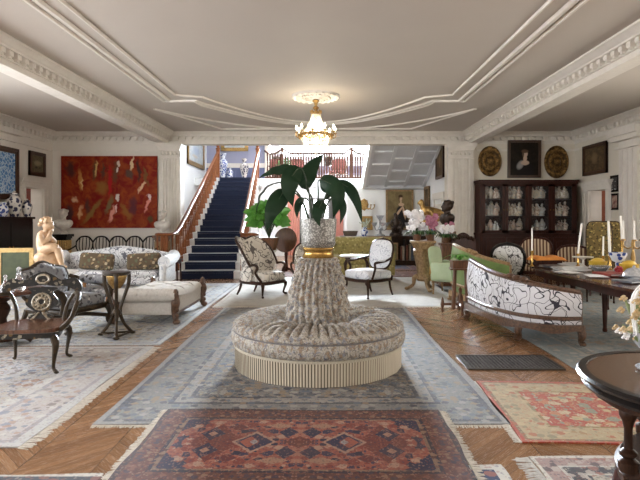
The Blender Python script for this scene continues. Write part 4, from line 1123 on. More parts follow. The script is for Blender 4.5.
MB().tube([(w * .5, -l * .42, .13), (w * .5, l * .42, .13)], .02, 6).tube([(-w * .5, -l * .42, .13), (-w * .5, l * .42, .13)], .02, 6).build('carved_rail', M['carve'], tb)

# tripod jardiniere stand
ts = thing('tripod_stand', 'black and gilt tripod stand with curving legs on the pale rugs before the tufted bench', 'stand', (-2.63, 6.72, .012), R(20))
M['blgilt'] = mat('black_gilt', (.012, .010, .009), .35, .0, spec=.25, c2=(.06, .037, .015), sc=22, amt=.8, bump=.3)
for k in range(3):
    a = 2 * PI * k / 3 - PI / 2
    p = [(.17, .80), (.165, .66), (.075, .42), (.05, .3), (.10, .16), (.215, .02)]
    mb = MB().tube(cr([(r * math.cos(a), r * math.sin(a), z) for r, z in p], 6), [.022, .026, .02, .024, .02, .022], 8)
    mb.ell(.16 * math.cos(a), .16 * math.sin(a), .79, .035, .035, .03, 8, 6).ell(.22 * math.cos(a), .22 * math.sin(a), .02, .04, .035, .02, 8, 6)
    mb.build('leg', M['blgilt'], ts)
mb = MB()
for k in range(3):
    a, b = 2 * PI * k / 3 - PI / 2, 2 * PI * (k + 1) / 3 - PI / 2
    mb.tube([(.2 * math.cos(a), .2 * math.sin(a), .03), (.2 * math.cos(b), .2 * math.sin(b), .03)], .014, 6)
mb.build('stretcher', M['blgilt'], ts); MB().lathe([(0, .26), (.05, .27), (.06, .3), (.04, .34), (0, .36)], 12).build('finial', M['blgilt'], ts)
MB().lathe([(0, .78), (.15, .78), (.17, .8), (.17, .82), (.0, .82)], 24).build('tray', M['iron'], ts)
MB().lathe([(0, .60), (.05, .61), (.1, .68), (.125, .76), (.12, .79)], 18).build('bowl', M['gilt'], ts)

# cherub on its table
ct = thing('pedestal_table', 'round white marble topped table carrying the seated cherub', 'table', (-4.52, 8.75, .012)); ct.scale = (1, 1, .88)
MB().lathe([(0, .66), (.40, .66), (.43, .675), (.43, .70), (.41, .71), (0, .71)], 40).build('table_top', M['stone'], ct)
MB().lathe([(.2, .1), (.08, .16), (.06, .3), (.1, .42), (.06, .5), (.16, .64), (.3, .66)], 20).build('column', M['darkw'], ct)
for k in range(3):
    a = 2 * PI * k / 3 + .5
    MB().tube(cr([(.08 * math.cos(a), .08 * math.sin(a), .2), (.2 * math.cos(a), .2 * math.sin(a), .16), (.33 * math.cos(a), .33 * math.sin(a), .025)], 5), [.04, .035, .025], 8).build('leg', M['darkw'], ct)
mb = MB(); k = .0166
def e_(x, y, z, a, b, c): mb.ell(x * k, y * k, z * k, a * k, b * k, c * k)
def tb_(pts, rad): mb.tube(cr([(x * k, y * k, z * k) for x, y, z in pts], 4), [r * k for r in rad], 12)
mb.lathe([(0, 0), (15 * k, 0), (15 * k, 2.5 * k), (13 * k, 3.5 * k), (0, 4 * k)], 20, (2 * k, 0, 0), 1.1, .8)
e_(0, 0, 6, 12, 9, 7); e_(-3, 0, 13, 10, 8.5, 7); e_(3, 2, 12, 8, 8, 7); e_(-1.5, 0, 22, 7.6, 8, 6.5)
tb_([(-2, 0, 21), (-4, 0, 29), (-3.5, 0, 36), (-2, 0, 39)], [7.2, 6.6, 6, 3.6]); tb_([(-2, 0, 38), (0, 0, 43)], [3, 2.8])
e_(.8, 0, 46, 5.4, 5.0, 6.4); e_(5.8, 0, 44.5, 1.3, 1, 1.3); e_(4.6, 0, 41.5, 1.8, 1.8, 1.5); e_(4.2, -2.4, 44, 1.6, 1.6, 1.6); e_(4.2, 2.4, 44, 1.6, 1.6, 1.6)
for i in range(26):
    a, b = random.uniform(0, 2 * PI), random.uniform(.05, .62) * PI
    x, y, z = 6 * math.sin(b) * math.cos(a), 5.8 * math.sin(b) * math.sin(a), 6.6 * math.cos(b)
    if x > 2.8 and z < 4: continue
    e_(x - .8, y, 46.5 + z, 1.9, 1.9, 1.9)
tb_([(-1, -4, 21), (7, -5.5, 24), (13, -5, 23)], [5, 4.6, 3.7]); tb_([(12.5, -5, 23), (15, -5, 14), (17, -4.5, 6)], [3.6, 3.2, 2.1]); e_(19, -4.5, 4.6, 3.6, 1.9, 1.5)
tb_([(-1, 4, 20), (5, 5.5, 21), (10, 5, 20)], [5, 4.6, 3.7]); tb_([(9.6, 5, 20), (11, 5, 12), (12, 4.5, 6)], [3.6, 3.2, 2.1]); e_(14, 4.5, 4.6, 3.6, 1.9, 1.5)
tb_([(-4, -6, 36), (-1, -8, 31), (1.5, -7.5, 28)], [3.1, 2.9, 2.5]); tb_([(1.5, -7.5, 28), (4, -5, 34), (5, -2.5, 39)], [2.5, 2.2, 1.7])
tb_([(-4, 6, 36), (0, 8, 31), (4, 6, 29)], [3.1, 2.9, 2.5]); tb_([(4, 6, 29), (6, 1, 31), (6, -3, 33)], [2.5, 2.1, 1.6])
for q in range(4): tb_([(5.2, -3 + q * .9, 38.5), (6.2, -2.8 + q * .9, 40.5), (5.6, -2.6 + q * .9, 41.8)], [.75, .7, .55])
tb_([(4.6, -3.4, 38), (4.4, -3.6, 40.5)], [.8, .6])
for q in range(4): tb_([(6, -3, 32.2 + q * .8), (6.6, -4.5, 32.2 + q * .8), (6, -5.6, 32.4 + q * .8)], [.75, .7, .55])
o = organic(mb, 'cherub_statue', M['tan'], None, .0085, 3, (-4.57, 8.75, .637))
tag(o, 'tan stone cherub seated on a rock, hands at its chin on the marble table', 'statue')

# ------------------------------------------------------------------ black inlaid armchair, carved armchair, dark table
M['inlay'] = fabric_floral('pearl_inlay', [(.012, .011, .010), (.16, .14, .11), (.02, .017, .015), (.26, .23, .17), (.13, .08, .03), (.02, .017, .015), (.02, .018, .018)], sc=24, rough=.35, bumpk=.02, spec=.25)
M['pearl'] = mat('pearl_inlay_pale', (.50, .45, .36), .3, .1, c2=(.16, .12, .07), sc=38, amt=.3)
bc = thing('inlaid_armchair', 'black lacquered armchair with pearl inlay and an oval medallion splat at the left edge', 'chair', (-2.96, 5.36, .012), R(9)); bc.scale = (1.05, 1.05, 1.0)
sh = .43
MB().slab(cr2([(-.30, -.27), (0, -.31), (.30, -.27), (.27, .05), (.24, .24), (0, .26), (-.24, .24), (-.27, .05)], 4, True), sh - .035, .035).build('seat', wood('rosewood_seat', (.15, .065, .035), (.06, .026, .016), .22), bc)
MB().slab(cr2([(-.31, -.28), (0, -.32), (.31, -.28), (.28, .05), (.25, .25), (0, .27), (-.25, .25), (-.28, .05)], 4, True), sh - .085, .05).build('seat_rail', M['inlay'], bc)
for sx in (-1, 1):
    cab_leg(sx * .27, -.25, sx, -1, sh - .06, .026, .045).build('leg', M['blgilt'], bc)
    cab_leg(sx * .23, .24, sx * .6, 1, sh - .06, .024, .05).build('leg', M['blgilt'], bc)
L_ = TR(0, .24, sh - .02, rx=-.2)
crest = cr2([(-.36, .30), (-.37, .38), (-.30, .45), (-.18, .43), (-.10, .48), (0, .52), (.10, .48), (.18, .43), (.30, .45), (.37, .38), (.36, .30), (.22, .36), (.10, .365), (0, .38), (-.10, .365), (-.22, .36)], 4, True)
MB().prism(crest, .03, L_).build('crest_rail', M['inlay'], bc)
MB().prism(cr2([(-.06, 0), (-.12, .05), (-.05, .09), (-.14, .16), (-.15, .22), (-.10, .30), (-.14, .35), (.14, .35), (.10, .30), (.15, .22), (.14, .16), (.05, .09), (.12, .05), (.06, 0)], 3, True), .022, L_).build('splat', M['inlay'], bc)
mb = MB()
for rx, rz_, r in ((.085, .085, .011), (.04, .04, .014)): mb.tube([L_ @ Vector((rx * math.cos(a), -.016, .20 + rz_ * math.sin(a))) for a in [i * PI / 14 for i in range(28)]], r, 6, True)
for i in range(12): mb.ell(.062 * math.cos(i * PI / 6), -.016, .20 + .062 * math.sin(i * PI / 6), .013, .008, .013, 6, 5, L_)
for s in (-1, 1): mb.tube([L_ @ Vector(q) for q in cr([(s * .015, -.014, .09), (s * .05, -.014, .05), (s * .09, -.014, .01)], 4)], .011, 6)
mb.tube([L_ @ Vector((.06 * math.cos(a), -.02, .44 + .045 * math.sin(a))) for a in [i * PI / 12 for i in range(24)]], .012, 6, True)
mb.build('medallion', M['pearl'], bc)
for sx in (-1, 1):
    MB().tube([L_ @ Vector(q) for q in cr([(sx * .22, 0, 0), (sx * .25, 0, .18), (sx * .34, 0, .34)], 5)], [.022, .018, .02], 8).build('back_post', M['blgilt'], bc)
    MB().tube(cr([L_ @ Vector((sx * .31, 0, .29)), Vector((sx * .40, .12, sh + .27)), Vector((sx * .42, -.02, sh + .2)), Vector((sx * .40, -.16, sh + .06)), Vector((sx * .32, -.2, sh - .03))], 6), [.02, .024, .024, .022, .026], 8).build('arm', M['blgilt'], bc)

M['silver'] = fabric_floral('silver_brocade', [(.22, .22, .23), (.10, .1, .12), (.44, .43, .42), (.15, .14, .15), (.05, .045, .045)], sc=16)
ca = thing('carved_armchair', 'dark carved armchair with padded silver grey brocade arms behind the black inlaid chair', 'chair', (-3.55, 7.3, .012), R(72))
out = cr2([(-.36, 0), (-.42, .2), (-.38, .36), (-.2, .40), (0, .47), (.2, .40), (.38, .36), (.42, .2), (.36, 0)], 5)
L_ = TR(0, .34, .42, rx=-.22)
pad(MB(), out, .07, .03, L_).build('backrest', M['silver'], ca)
mb = MB().tube([L_ @ Vector((x, 0, z)) for x, z in out], .028, 8, True)
for i in range(-3, 4): mb.ell(i * .06, -.01, .44 - .015 * abs(i), .04, .03, .035, 8, 6, L_)
mb.build('back_frame', M['blgilt'], ca)
MB().rbox(0, -.02, .3, .74, .68, .14, .05, .03).build('seat', M['silver'], ca)
MB().rbox(0, -.02, .23, .78, .7, .08, .03).build('seat_rail', M['blgilt'], ca)
for sx in (-1, 1):
    a = MB().tube(cr([(sx * .40, .32, .66), (sx * .45, .1, .60), (sx * .45, -.2, .56), (sx * .44, -.36, .50), (sx * .43, -.38, .4), (sx * .42, -.34, .26)], 5), [.03, .035, .04, .05, .035, .04], 10).build('arm', M['blgilt'], ca)
    MB().rbox(sx * .44, -.08, .56, .15, .46, .13, .06).build('arm_pad', M['silver'], a)
    MB().rbox(sx * .44, -.08, .36, .12, .50, .13, .06).build('arm_bolster', M['silver'], a)
    mb = MB().tube(cr([(sx * .38, -.36, .28), (sx * .41, -.40, .16), (sx * .38, -.37, .08), (sx * .40, -.42, .02)], 4), [.045, .05, .032, .045], 8).ell(sx * .40, -.42, .03, .05, .06, .03); mb.build('leg', M['blgilt'], ca)
    MB().tube(cr([(sx * .36, .3, .28), (sx * .38, .36, .12), (sx * .39, .4, .01)], 4), [.04, .03, .026], 8).build('leg', M['blgilt'], ca)
MB().tube(cr([(-.36, -.37, .13), (-.15, -.2, .17), (0, -.12, .18), (.15, -.2, .17), (.36, -.37, .13)], 5), .028, 8).tube(cr([(-.36, .32, .13), (-.15, .02, .17), (0, -.12, .18), (.15, .02, .17), (.36, .32, .13)], 5), .028, 8).ell(0, -.12, .2, .06, .06, .06).build('stretcher', M['blgilt'], ca)

dt = thing('round_dark_table', 'round dark wooden table carrying glass decanters at the left edge', 'table', (-3.84, 6.3, .012))
MB().lathe([(0, .60), (.44, .60), (.47, .62), (.47, .645), (.44, .66), (0, .66)], 40).build('table_top', wood('red_brown_top', (.13, .045, .025), (.06, .022, .014), .18), dt)
MB().lathe([(.22, .06), (.09, .12), (.06, .3), (.11, .42), (.06, .5), (.2, .6)], 20).build('column', M['darkw'], dt)
for k in range(3):
    a = 2 * PI * k / 3 + .2
    MB().tube(cr([(.08 * math.cos(a), .08 * math.sin(a), .16), (.22 * math.cos(a), .22 * math.sin(a), .12), (.34 * math.cos(a), .34 * math.sin(a), .03)], 5), [.045, .04, .03], 8).build('leg', M['darkw'], dt)
t = NT('cut_glass'); M['glass'] = t.fin((.85, .88, .9), .05, 0, .5, Transmission_Weight=.85, IOR=1.45)
def decanter(label, loc, s=1.0):
    t = thing('glass_decanter', label, 'decanter', loc)
    MB().lathe([(0, 0), (.055 * s, 0), (.065 * s, .02 * s), (.06 * s, .09 * s), (.025 * s, .13 * s), (.02 * s, .18 * s), (.03 * s, .19 * s)], 14).build('bottle', M['glass'], t)
    MB().lathe([(.012 * s, .185 * s), (.03 * s, .22 * s), (0, .25 * s)], 10).build('stopper', M['glass'], t)
decanter('taller glass decanter on the round dark table at the left edge', (-3.58, 6.22, .673), 1.1)
decanter('shorter glass decanter nearer the camera on the round dark table', (-3.62, 6.02, .673), .8)
# ------------------------------------------------------------------ chandelier
ch = thing('chandelier', 'gilt crystal chandelier with glowing candle bulbs hanging from the ceiling rosette', 'chandelier', (-.16, 10.5, 0))
t = NT('crystal'); M['crys'] = t.fin((.95, .92, .82), .08, 0, .8, Transmission_Weight=.35, IOR=1.5)
MB().lathe([(0, 3.87), (.05, 3.865), (.075, 3.83), (.04, 3.80), (.025, 3.74), (.07, 3.70), (.03, 3.66), (.02, 3.6)], 16).build('ceiling_rose', M['gilt'], ch)
mb = MB().lathe([(.075, 3.56), (.095, 3.565), (.10, 3.59), (.085, 3.62), (.02, 3.64)], 20)
for i in range(8): mb.ell(.1 * math.cos(i * PI / 4), .1 * math.sin(i * PI / 4), 3.62, .018, .018, .04, 6, 5)
mb.build('crown', M['gilt'], ch)
mb = MB()
for k in range(18):
    a = 2 * PI * k / 18
    for i in range(9):
        q = i / 8; r = lerp(.085, .245, q ** 1.6); z = lerp(3.56, 3.2, q)
        mb.ell(r * math.cos(a), r * math.sin(a), z, .017, .017, .022, 6, 4)
mb.build('crystal_strands', M['crys'], ch, flatshade=True)
mb = MB().tube([(.30 * math.cos(a), .30 * math.sin(a), 3.17) for a in [i * PI / 20 for i in range(40)]], .026, 8, True)
for i in range(16):
    a = 2 * PI * i / 16; mb.ell(.32 * math.cos(a), .32 * math.sin(a), 3.16, .03, .03, .035, 6, 5)
    b = a + PI / 16; mb.tube([(.31 * math.cos(a), .31 * math.sin(a), 3.15), (.32 * math.cos(b), .32 * math.sin(b), 3.09), (.31 * math.cos(a + PI / 8), .31 * math.sin(a + PI / 8), 3.15)], .013, 5)
mb.build('ring', M['gilt'], ch)
mb = MB()
for j in range(7):
    q = j / 6; r = .27 * math.cos(q * PI / 2 * .93); z = 3.12 - .29 * math.sin(q * PI / 2)
    n = max(5, int(26 * r / .27))
    for k in range(n):
        a = 2 * PI * (k + .5 * (j % 2)) / n; mb.ell(r * math.cos(a), r * math.sin(a), z, .02, .02, .027, 6, 4)
mb.ell(0, 0, 2.81, .03, .03, .035)
mb.build('crystal_basket', M['crys'], ch, flatshade=True)
M['bulb'] = emis('warm_bulb', (1.0, .88, .66), 12)
am = bl = cn = None
for k in range(10):
    a = 2 * PI * k / 10 + .16; T = TR(rz=a)
    MB().tube(cr([(.28, 0, 3.17), (.36, 0, 3.11), (.40, 0, 3.16), (.385, 0, 3.20)], 4), .012, 6, M=T).lathe([(.0, 3.195), (.035, 3.2), (.04, 3.215), (0, 3.22)], 8, (.385, 0, 0), M=T).build('arm', M['gilt'], ch)
    MB().lathe([(.012, 3.215), (.012, 3.26), (0, 3.26)], 6, (.385, 0, 0), M=T).build('candle_tube', M['candle'], ch)
    MB().lathe([(.008, 3.26), (.022, 3.285), (.016, 3.31), (.001, 3.35)], 8, (.385, 0, 0), M=T).build('bulb', M['bulb'], ch)
MB().ell(0, 0, 3.30, .05, .05, .06, 10, 7).ell(0, 0, 3.05, .06, .06, .06, 10, 7).build('bulb', emis('inner_bulb', (1.0, .88, .68), 14), ch)

# ------------------------------------------------------------------ wing chairs, armchair, green sofa behind the ottoman
M['grape'] = fabric_lines('bergere_print', (.60, .56, .50), (.12, .105, .10), 6, .045, .14, extra=(.52, .48, .42))
def bergere(label, loc, rz, s=1.0, group=None):
    t = thing('wing_chair', label, 'chair', loc, rz, group); t.scale = (s, s, s)
    A = 104
    def top(a):
        x = abs(a) / A
        return lerp(1.05, 1.12, x / .28) if x < .28 else (lerp(1.12, 1.0, ((x - .28) / .34) ** 1.5) if x < .62 else lerp(1.0, .60, ((x - .62) / .38) ** 1.4))
    def pos(a, z, k=0):
        r = 1 + .10 * max(0, z - .45) + k
        return Vector((.42 * r * math.sin(R(a)), .36 * r * math.cos(R(a)) - .02 + .1 * max(0, z - .4), z))
    def fn(u, v):
        a = lerp(-A, A, u); z = lerp(.30, top(a), v); p = pos(a, z)
        b = .03 * math.sin(PI * v) * (1 if v < .999 else 0)
        return p - Vector((math.sin(R(a)), math.cos(R(a)), 0)) * b
    MB().sheet(fn, 44, 14, -.07).build('backrest', M['grape'], t)
    MB().tube([pos(a, top(a), .04) + Vector((0, 0, .012)) for a in [lerp(-A, A, i / 40) for i in range(41)]] , .026, 8).ell(0, .42, 1.09, .09, .035, .045).build('top_rail', M['darkw'], t)
    for sg in (-1, 1):
        e = pos(sg * A, .6, .03); f = pos(sg * A, .28, .03)
        MB().tube(cr([e, e + Vector((0, -.13, .02)), e + Vector((sg * .01, -.2, -.03)), e + Vector((0, -.15, -.14)), Vector((sg * .33, -.30, .3))], 6), [.026, .026, .03, .024, .03], 8).build('arm', M['darkw'], t)
    MB().rbox(0, -.07, .28, .68, .62, .17, .05, .035).build('seat', M['grape'], t)
    MB().tube(cr([(-.36, .1, .28), (-.34, -.33, .27), (0, -.39, .265), (.34, -.33, .27), (.36, .1, .28), (.2, .3, .28), (-.2, .3, .28)], 6, True), .034, 8, True).build('seat_rail', M['darkw'], t)
    for sg in (-1, 1):
        cab_leg(sg * .31, -.31, sg, -1, .28, .028, .05).build('leg', M['darkw'], t)
        MB().tube(cr([(sg * .24, .26, .28), (sg * .25, .29, .14), (sg * .26, .36, .01)], 4), [.028, .024, .018], 8).build('leg', M['darkw'], t)
    return t
bergere('dark framed wing chair in cream floral print left of the ottoman column', (-1.26, 10.42, .012), R(58))
bergere('lower wing chair half hidden directly behind the ottoman column', (-.30, 11.7, .012), R(-12), .86)
M['toilew'] = fabric_lines('white_toile', (.64, .65, .68), (.30, .32, .38), 9, .022, .16)
M['toileb'] = fabric_lines('toile_seat', (.60, .60, .62), (.15, .14, .15), 9, .05, .16)
t = thing('open_armchair', 'dark framed open armchair in white print right of the ottoman facing left', 'chair', (.86, 10.35, .012), R(-52))
fauteuil(t, .72, .66, .47, 1.10, M['toilew'], M['darkw'], .2, .65, .06, .022, True, .15)
ovt = thing('oval_table', 'small oval white marble topped table between the white armchair and the ottoman column', 'table', (.70, 11.45, .012))
MB().lathe([(0, .67), (.34, .67), (.36, .685), (.36, .70), (.34, .71), (0, .71)], 36, sy=.66).build('table_top', M['stone'], ovt)
MB().lathe([(.2, .62), (.25, .63), (.25, .67)], 24, sy=.66).build('apron', M['darkw'], ovt)
for sx in (-1, 1):
    for sy in (-1, 1): cab_leg(sx * .18, sy * .1, sx, sy, .64, .02, .06).build('leg', M['darkw'], ovt)

M['olive'] = fabric_floral('olive_damask', [(.26, .215, .075), (.40, .34, .15), (.18, .15, .05), (.33, .27, .10)], sc=15, rough=.6)
gs = thing('olive_sofa', 'olive gold damask sofa behind the white armchair before the long bookcase table', 'sofa', (.72, 13.2, .012))
w = 2.0
def tuft(x, z): return .03 * (abs(math.sin(x * 9)) * abs(math.sin(z * 9)))
MB().rbox(0, .34, .42, w, .18, .60, .05, .02).build('backrest', M['olive'], gs)
mb = MB()
for i in range(7):
    for j in range(2): mb.ell(-w / 2 + .2 + i * .265 + .13 * (j % 2), .235, .66 + .18 * j, .022, .016, .022, 8, 5)
mb.build('button', mat('olive_button', (.16, .12, .03), .6), gs)
MB().rbox(0, -.03, .36, w - .2, .68, .22, .06, .03).build('seat_cushion', M['olive'], gs)
MB().rbox(0, 0, .12, w, .78, .26, .03).build('base', M['olive'], gs)
for s in (-1, 1):
    MB().rbox(s * (w / 2 - .06), -.02, .3, .14, .76, .40, .06).build('arm', M['olive'], gs)
    for y in (-.34, .34): MB().tube([(s * (w / 2 - .08), y, .14), (s * (w / 2 - .08), y, 0)], [.032, .022], 8).build('leg', M['darkw'], gs)
MB().tube([(-w / 2, .34, 1.025), (w / 2, .34, 1.025)], .02, 8).build('top_rail', M['giltw'], gs)

# ------------------------------------------------------------------ long bookcase table, its load, and the wall behind
bk = thing('bookcase_table', 'long dark wooden console bookcase under the seated portrait in the hall', 'bookcase', (1.95, 17.35, 0))
w = 2.85
MB().box(0, 0, .90, w, .56, .05).box(0, 0, .84, w - .06, .5, .06).build('top', M['darkw'], bk)
MB().box(0, 0, .0, w - .04, .5, .16).build('plinth', M['darkw'], bk)
MB().box(0, .22, .16, w - .06, .03, .68).build('back_panel', M['darkw'], bk)
for i in range(5): MB().box(-w / 2 + .05 + i * (w - .1) / 4, 0, .16, .045, .48, .68).build('divider', M['darkw'], bk)
bc_ = [(.16, .05, .03), (.4, .35, .28), (.05, .05, .06), (.25, .08, .05), (.30, .24, .16), (.07, .09, .14), (.12, .1, .08), (.34, .3, .25)]
bm_ = [mat('book_cloth_%d' % i, c, .6, c2=tuple(q * .6 for q in c), sc=30) for i, c in enumerate(bc_)]
x = 2.48
lbl = ['tall brown', 'cream', 'black', 'red brown', 'tan', 'navy', 'dark umber', 'pale stone']
k = 0
while x < 3.20 and k < 8:
    wd_ = random.uniform(.045, .075); h = random.uniform(.42, .56)
    tag(MB().box(0, 0, 0, wd_ * .92, .3, h).box(0, .008, .012, wd_ * .75, .3, h - .024).build('book', bm_[k], loc=(x + wd_ / 2, 17.28, .161), flatshade=True), lbl[k] + ' upright book in the open bay of the long bookcase table', 'book', 'upright books in the hall bookcase')
    x += wd_ + .004 + (.045 if k == 3 else 0); k += 1
pt = painting('olive_panel_paint', (.16, .17, .08), (.34, .30, .18), [(0, 0, .4, .6, 0, (.38, .34, .2), .6), (.1, -.3, .3, .3, 0, (.2, .12, .05), .6)], 4)
flat_frame('framed_print', 'small olive framed print leaning in the bay of the long bookcase table beside the books', 'picture', (2.22, 17.3, .165), R(0), .40, .56, pt, M['giltw'], .05, .03, -.08)

def portrait(name, bg, bg2, body, skin, hair, pose=0):
    if pose == 0:
        bl_ = [(.0, -.62, .62, .45, 0, (.10, .075, .045), .5), (.12, -.15, .30, .42, 0, body, .25), (.15, -.62, .42, .35, 0, body, .3), (.36, -.15, .07, .42, 12, skin, .3), (-.08, -.12, .07, .42, -38, skin, .3), (.13, .28, .18, .10, 0, skin, .3), (.10, .40, .05, .12, 0, skin, .3), (.08, .60, .10, .13, 0, skin, .3), (.07, .73, .15, .09, 0, hair, .4), (-.04, .62, .04, .12, 0, hair, .4)]
    else:
        bl_ = [(.0, -.65, .55, .55, 0, body, .4), (-.28, -.35, .17, .32, -20, (.30, .28, .26), .5), (.05, -.22, .22, .16, 0, skin, .3), (.05, .05, .10, .22, 0, skin, .3), (.05, .30, .14, .19, 0, skin, .3), (.03, .46, .19, .12, 0, hair, .4), (-.08, .30, .05, .2, 0, hair, .4)]
    return painting(name, bg, bg2, bl_, 2.5, .4, .05, .7)
pm = portrait('seated_lady_paint', (.24, .18, .085), (.13, .09, .045), (.022, .019, .02), (.56, .38, .25), (.07, .04, .02))
flat_frame('portrait_painting', 'tall gilt framed portrait of a seated woman in a dark dress on the hall wall', 'painting', (2.63, 18.44, 1.12), 0, .96, 1.40, pm, M['giltw'], .06)
pm2 = painting('small_hall_paint', (.30, .24, .13), (.15, .11, .06), [(0, 0, .4, .5, 0, (.35, .3, .2), .6)], 4)
flat_frame('framed_picture', 'small gilt framed picture low on the hall wall left of the portrait', 'picture', (1.5, 18.46, 1.12), 0, .38, .48, pm2, M['gilt'], .07)
sc_ = thing('wall_sconce', 'gilt double candle sconce on the hall wall above the small gilt picture', 'sconce', (1.46, 18.49, 1.80))
mb = MB().ell(-.06, -.02, .2, .14, .04, .2, 12, 8)
for i in range(8): mb.ell(-.06 + .12 * math.cos(i * .8), -.05, .2 + .17 * math.sin(i * .8), .035, .03, .045, 6, 5)
mb.build('backplate', M['gilt'], sc_)
for k in (0, 1):
    a = MB().tube(cr([(-.04, -.05, .1), (.10 + .1 * k, -.14, .04), (.16 + .12 * k, -.16, .12), (.16 + .12 * k, -.16, .18)], 5), .016, 6).lathe([(.0, .17), (.045, .18), (.03, .2), (0, .21)], 10, (.16 + .12 * k, -.16, 0)).build('arm', M['gilt'], sc_)
    MB().lathe([(.016, .2), (.014, .34), (0, .35)], 8, (.16 + .12 * k, -.16, 0)).build('candle', M['candle'], a)

tray = thing('woven_basket', 'low dark woven basket at the left end of the hall bookcase table', 'basket', (.86, 17.3, .95))
MB().lathe([(0, 0), (.2, 0), (.25, .16), (.235, .16), (.19, .02), (0, .02)], 24, sy=.7, wob=lambda a, t: .02 * math.sin(a * 20)).build('basket_body', mat('dark_wicker', (.11, .075, .05), .7, c2=(.05, .035, .022), sc=50), tray)
jg = thing('flower_jug', 'blue and white jug of pale stems on the hall bookcase table', 'jug', (1.32, 17.25, .95))
MB().lathe([(0, 0), (.09, 0), (.12, .06), (.12, .16), (.07, .25), (.09, .29), (.08, .28), (0, .26)], 18).build('body', M['bw'], jg)
mb = MB()
for i in range(12):
    a = random.uniform(0, 6.28); r = random.uniform(.05, .2)
    mb.tube(cr([(0, 0, .25), (.5 * r * math.cos(a), .5 * r * math.sin(a), .38), (r * math.cos(a), r * math.sin(a), random.uniform(.42, .56))], 3), [.008, .006, .018], 5)
mb.build('stems', mat('pale_stem', (.52, .55, .50), .6, c2=(.2, .27, .16), sc=20), jg)
def epergne(label, loc, s=1.0):
    t = thing('silver_epergne', label, 'centrepiece', loc); t.scale = (s, s, s)
    MB().lathe([(0, 0), (.13, 0), (.14, .03), (.05, .06), (.03, .15), (.06, .2), (.03, .26), (.025, .42), (.07, .5), (.12, .58), (.11, .58), (0, .52)], 18).build('stem', M['silverm'], t)
    for k in range(5):
        a = 2 * PI * k / 5
        MB().tube(cr([(.02 * math.cos(a), .02 * math.sin(a), .2), (.14 * math.cos(a), .14 * math.sin(a), .16), (.2 * math.cos(a), .2 * math.sin(a), .28)], 5), .012, 6).lathe([(0, .27), (.04, .29), (.075, .38), (.07, .38), (0, .30)], 12, (.2 * math.cos(a), .2 * math.sin(a), 0)).build('branch', M['silverm'], t)
M['silverm'] = mat('silver_glass', (.70, .71, .74), .18, .55, c2=(.42, .44, .48), sc=30)
epergne('silver branched centrepiece left of the bronze figure on the hall bookcase table', (1.83, 17.3, .95), 1.15)
epergne('silver branched centrepiece right of the bronze figure half behind the orchids', (2.92, 17.3, .95), 1.15)
mb = MB().lathe([(0, 0), (.18, 0), (.17, .06), (.12, .10), (0, .12)], 16)
for x, z, a, b, c in ((0, .18, .13, .12, .1), (0, .33, .09, .08, .15), (.0, .5, .055, .06, .07), (-.02, .56, .05, .05, .04)): mb.ell(x, 0, z, a, b, c)
mb.tube([(.08, -.02, .42), (.15, -.06, .3), (.05, -.12, .24)], [.035, .03, .025], 8).tube([(-.08, -.02, .42), (-.16, -.05, .32), (-.1, -.12, .2)], [.035, .03, .025], 8).tube([(.05, -.06, .2), (.12, -.18, .2), (.10, -.16, .08)], [.06, .05, .035], 8).tube([(-.05, -.06, .2), (-.1, -.18, .18), (-.1, -.15, .08)], [.06, .05, .035], 8)
tag(organic(mb, 'bronze_figure', M['bronze'], None, .016, 3, (2.34, 17.2, .952)).__setattr__('scale', (1.25, 1.25, 1.25)) or bpy.data.objects['bronze_figure'], 'dark bronze seated figure standing in front of the seated portrait', 'statue')

# pictures and door on the right wall of the hall
dk = painting('dim_hall_paint', (.07, .05, .03), (.16, .10, .05), [(0, .1, .35, .5, 0, (.20, .13, .07), .6)], 3)
flat_frame('framed_picture', 'tall dark picture high on the right wall of the stair hall', 'picture', (HR - .04, 15.95, 2.72), R(-90), 1.0, .95, dk, M['dframe'], .08)
flat_frame('framed_picture', 'narrow gilt framed picture on the right hall wall beside the portrait corner', 'picture', (HR - .04, 17.95, 1.55), R(-90), .8, 1.05, dk, M['giltw'], .09)
d3 = struct('door_3', MB().box(0, 0, 0, 1.0, .05, 2.1), M['white'], loc=(HR - .02, 16.15, 0), rz=R(-90))
MB().box(-.6, 0, 0, .18, .1, 2.2).box(.6, 0, 0, .18, .1, 2.2).box(0, 0, 2.1, 1.5, .12, .2).build('door_casing', M['plaster'], d3)
for z0, z1 in ((.15, .8), (.95, 1.95)):
    for s in (-1, 1): MB().box(s * .23, -.03, z0, .34, .03, z1 - z0).build('panel', M['plaster'], d3)
MB().ell(.42, -.06, 1.0, .03, .04, .03).build('handle', M['brass'], d3)

# picture on the left stair wall, landing picture, vases
lp = painting('pale_stair_paint', (.38, .42, .46), (.55, .56, .54), [(0, .1, .5, .5, 0, (.30, .34, .42), .7), (-.2, -.4, .4, .2, 0, (.44, .38, .3), .6)], 3)
flat_frame('framed_picture', 'large gilt framed pale picture on the left wall above the staircase', 'picture', (HL + .04, 21.4, 3.60), R(90), 2.7, 1.15, lp, M['gilt'], .17)
flat_frame('framed_picture', 'wide gilt framed picture high on the blue grey landing wall', 'picture', (-3.95, 23.44, 4.50), 0, 1.2, .8, lp, M['gilt'], .15)
vase('tall blue and white vase standing at the left of the stair landing', (-4.24, 22.25, ZL), 1.1, .2, M['bw'], 1, None, 'floor_vase')
vase('dark blue and white vase standing at the right of the stair landing', (-3.36, 22.35, ZL), .9, .19, M['kw'], 1, None, 'floor_vase')
vase('small blue and white jar on the landing beside the tall vase', (-3.98, 22.4, ZL), .55, .14, M['bw'], 0, None, 'porcelain_jar')
M['coralf'] = mat('coral_velvet', (.20, .055, .045), .8, c2=(.14, .038, .032), sc=9, Sheen_Weight=.3)
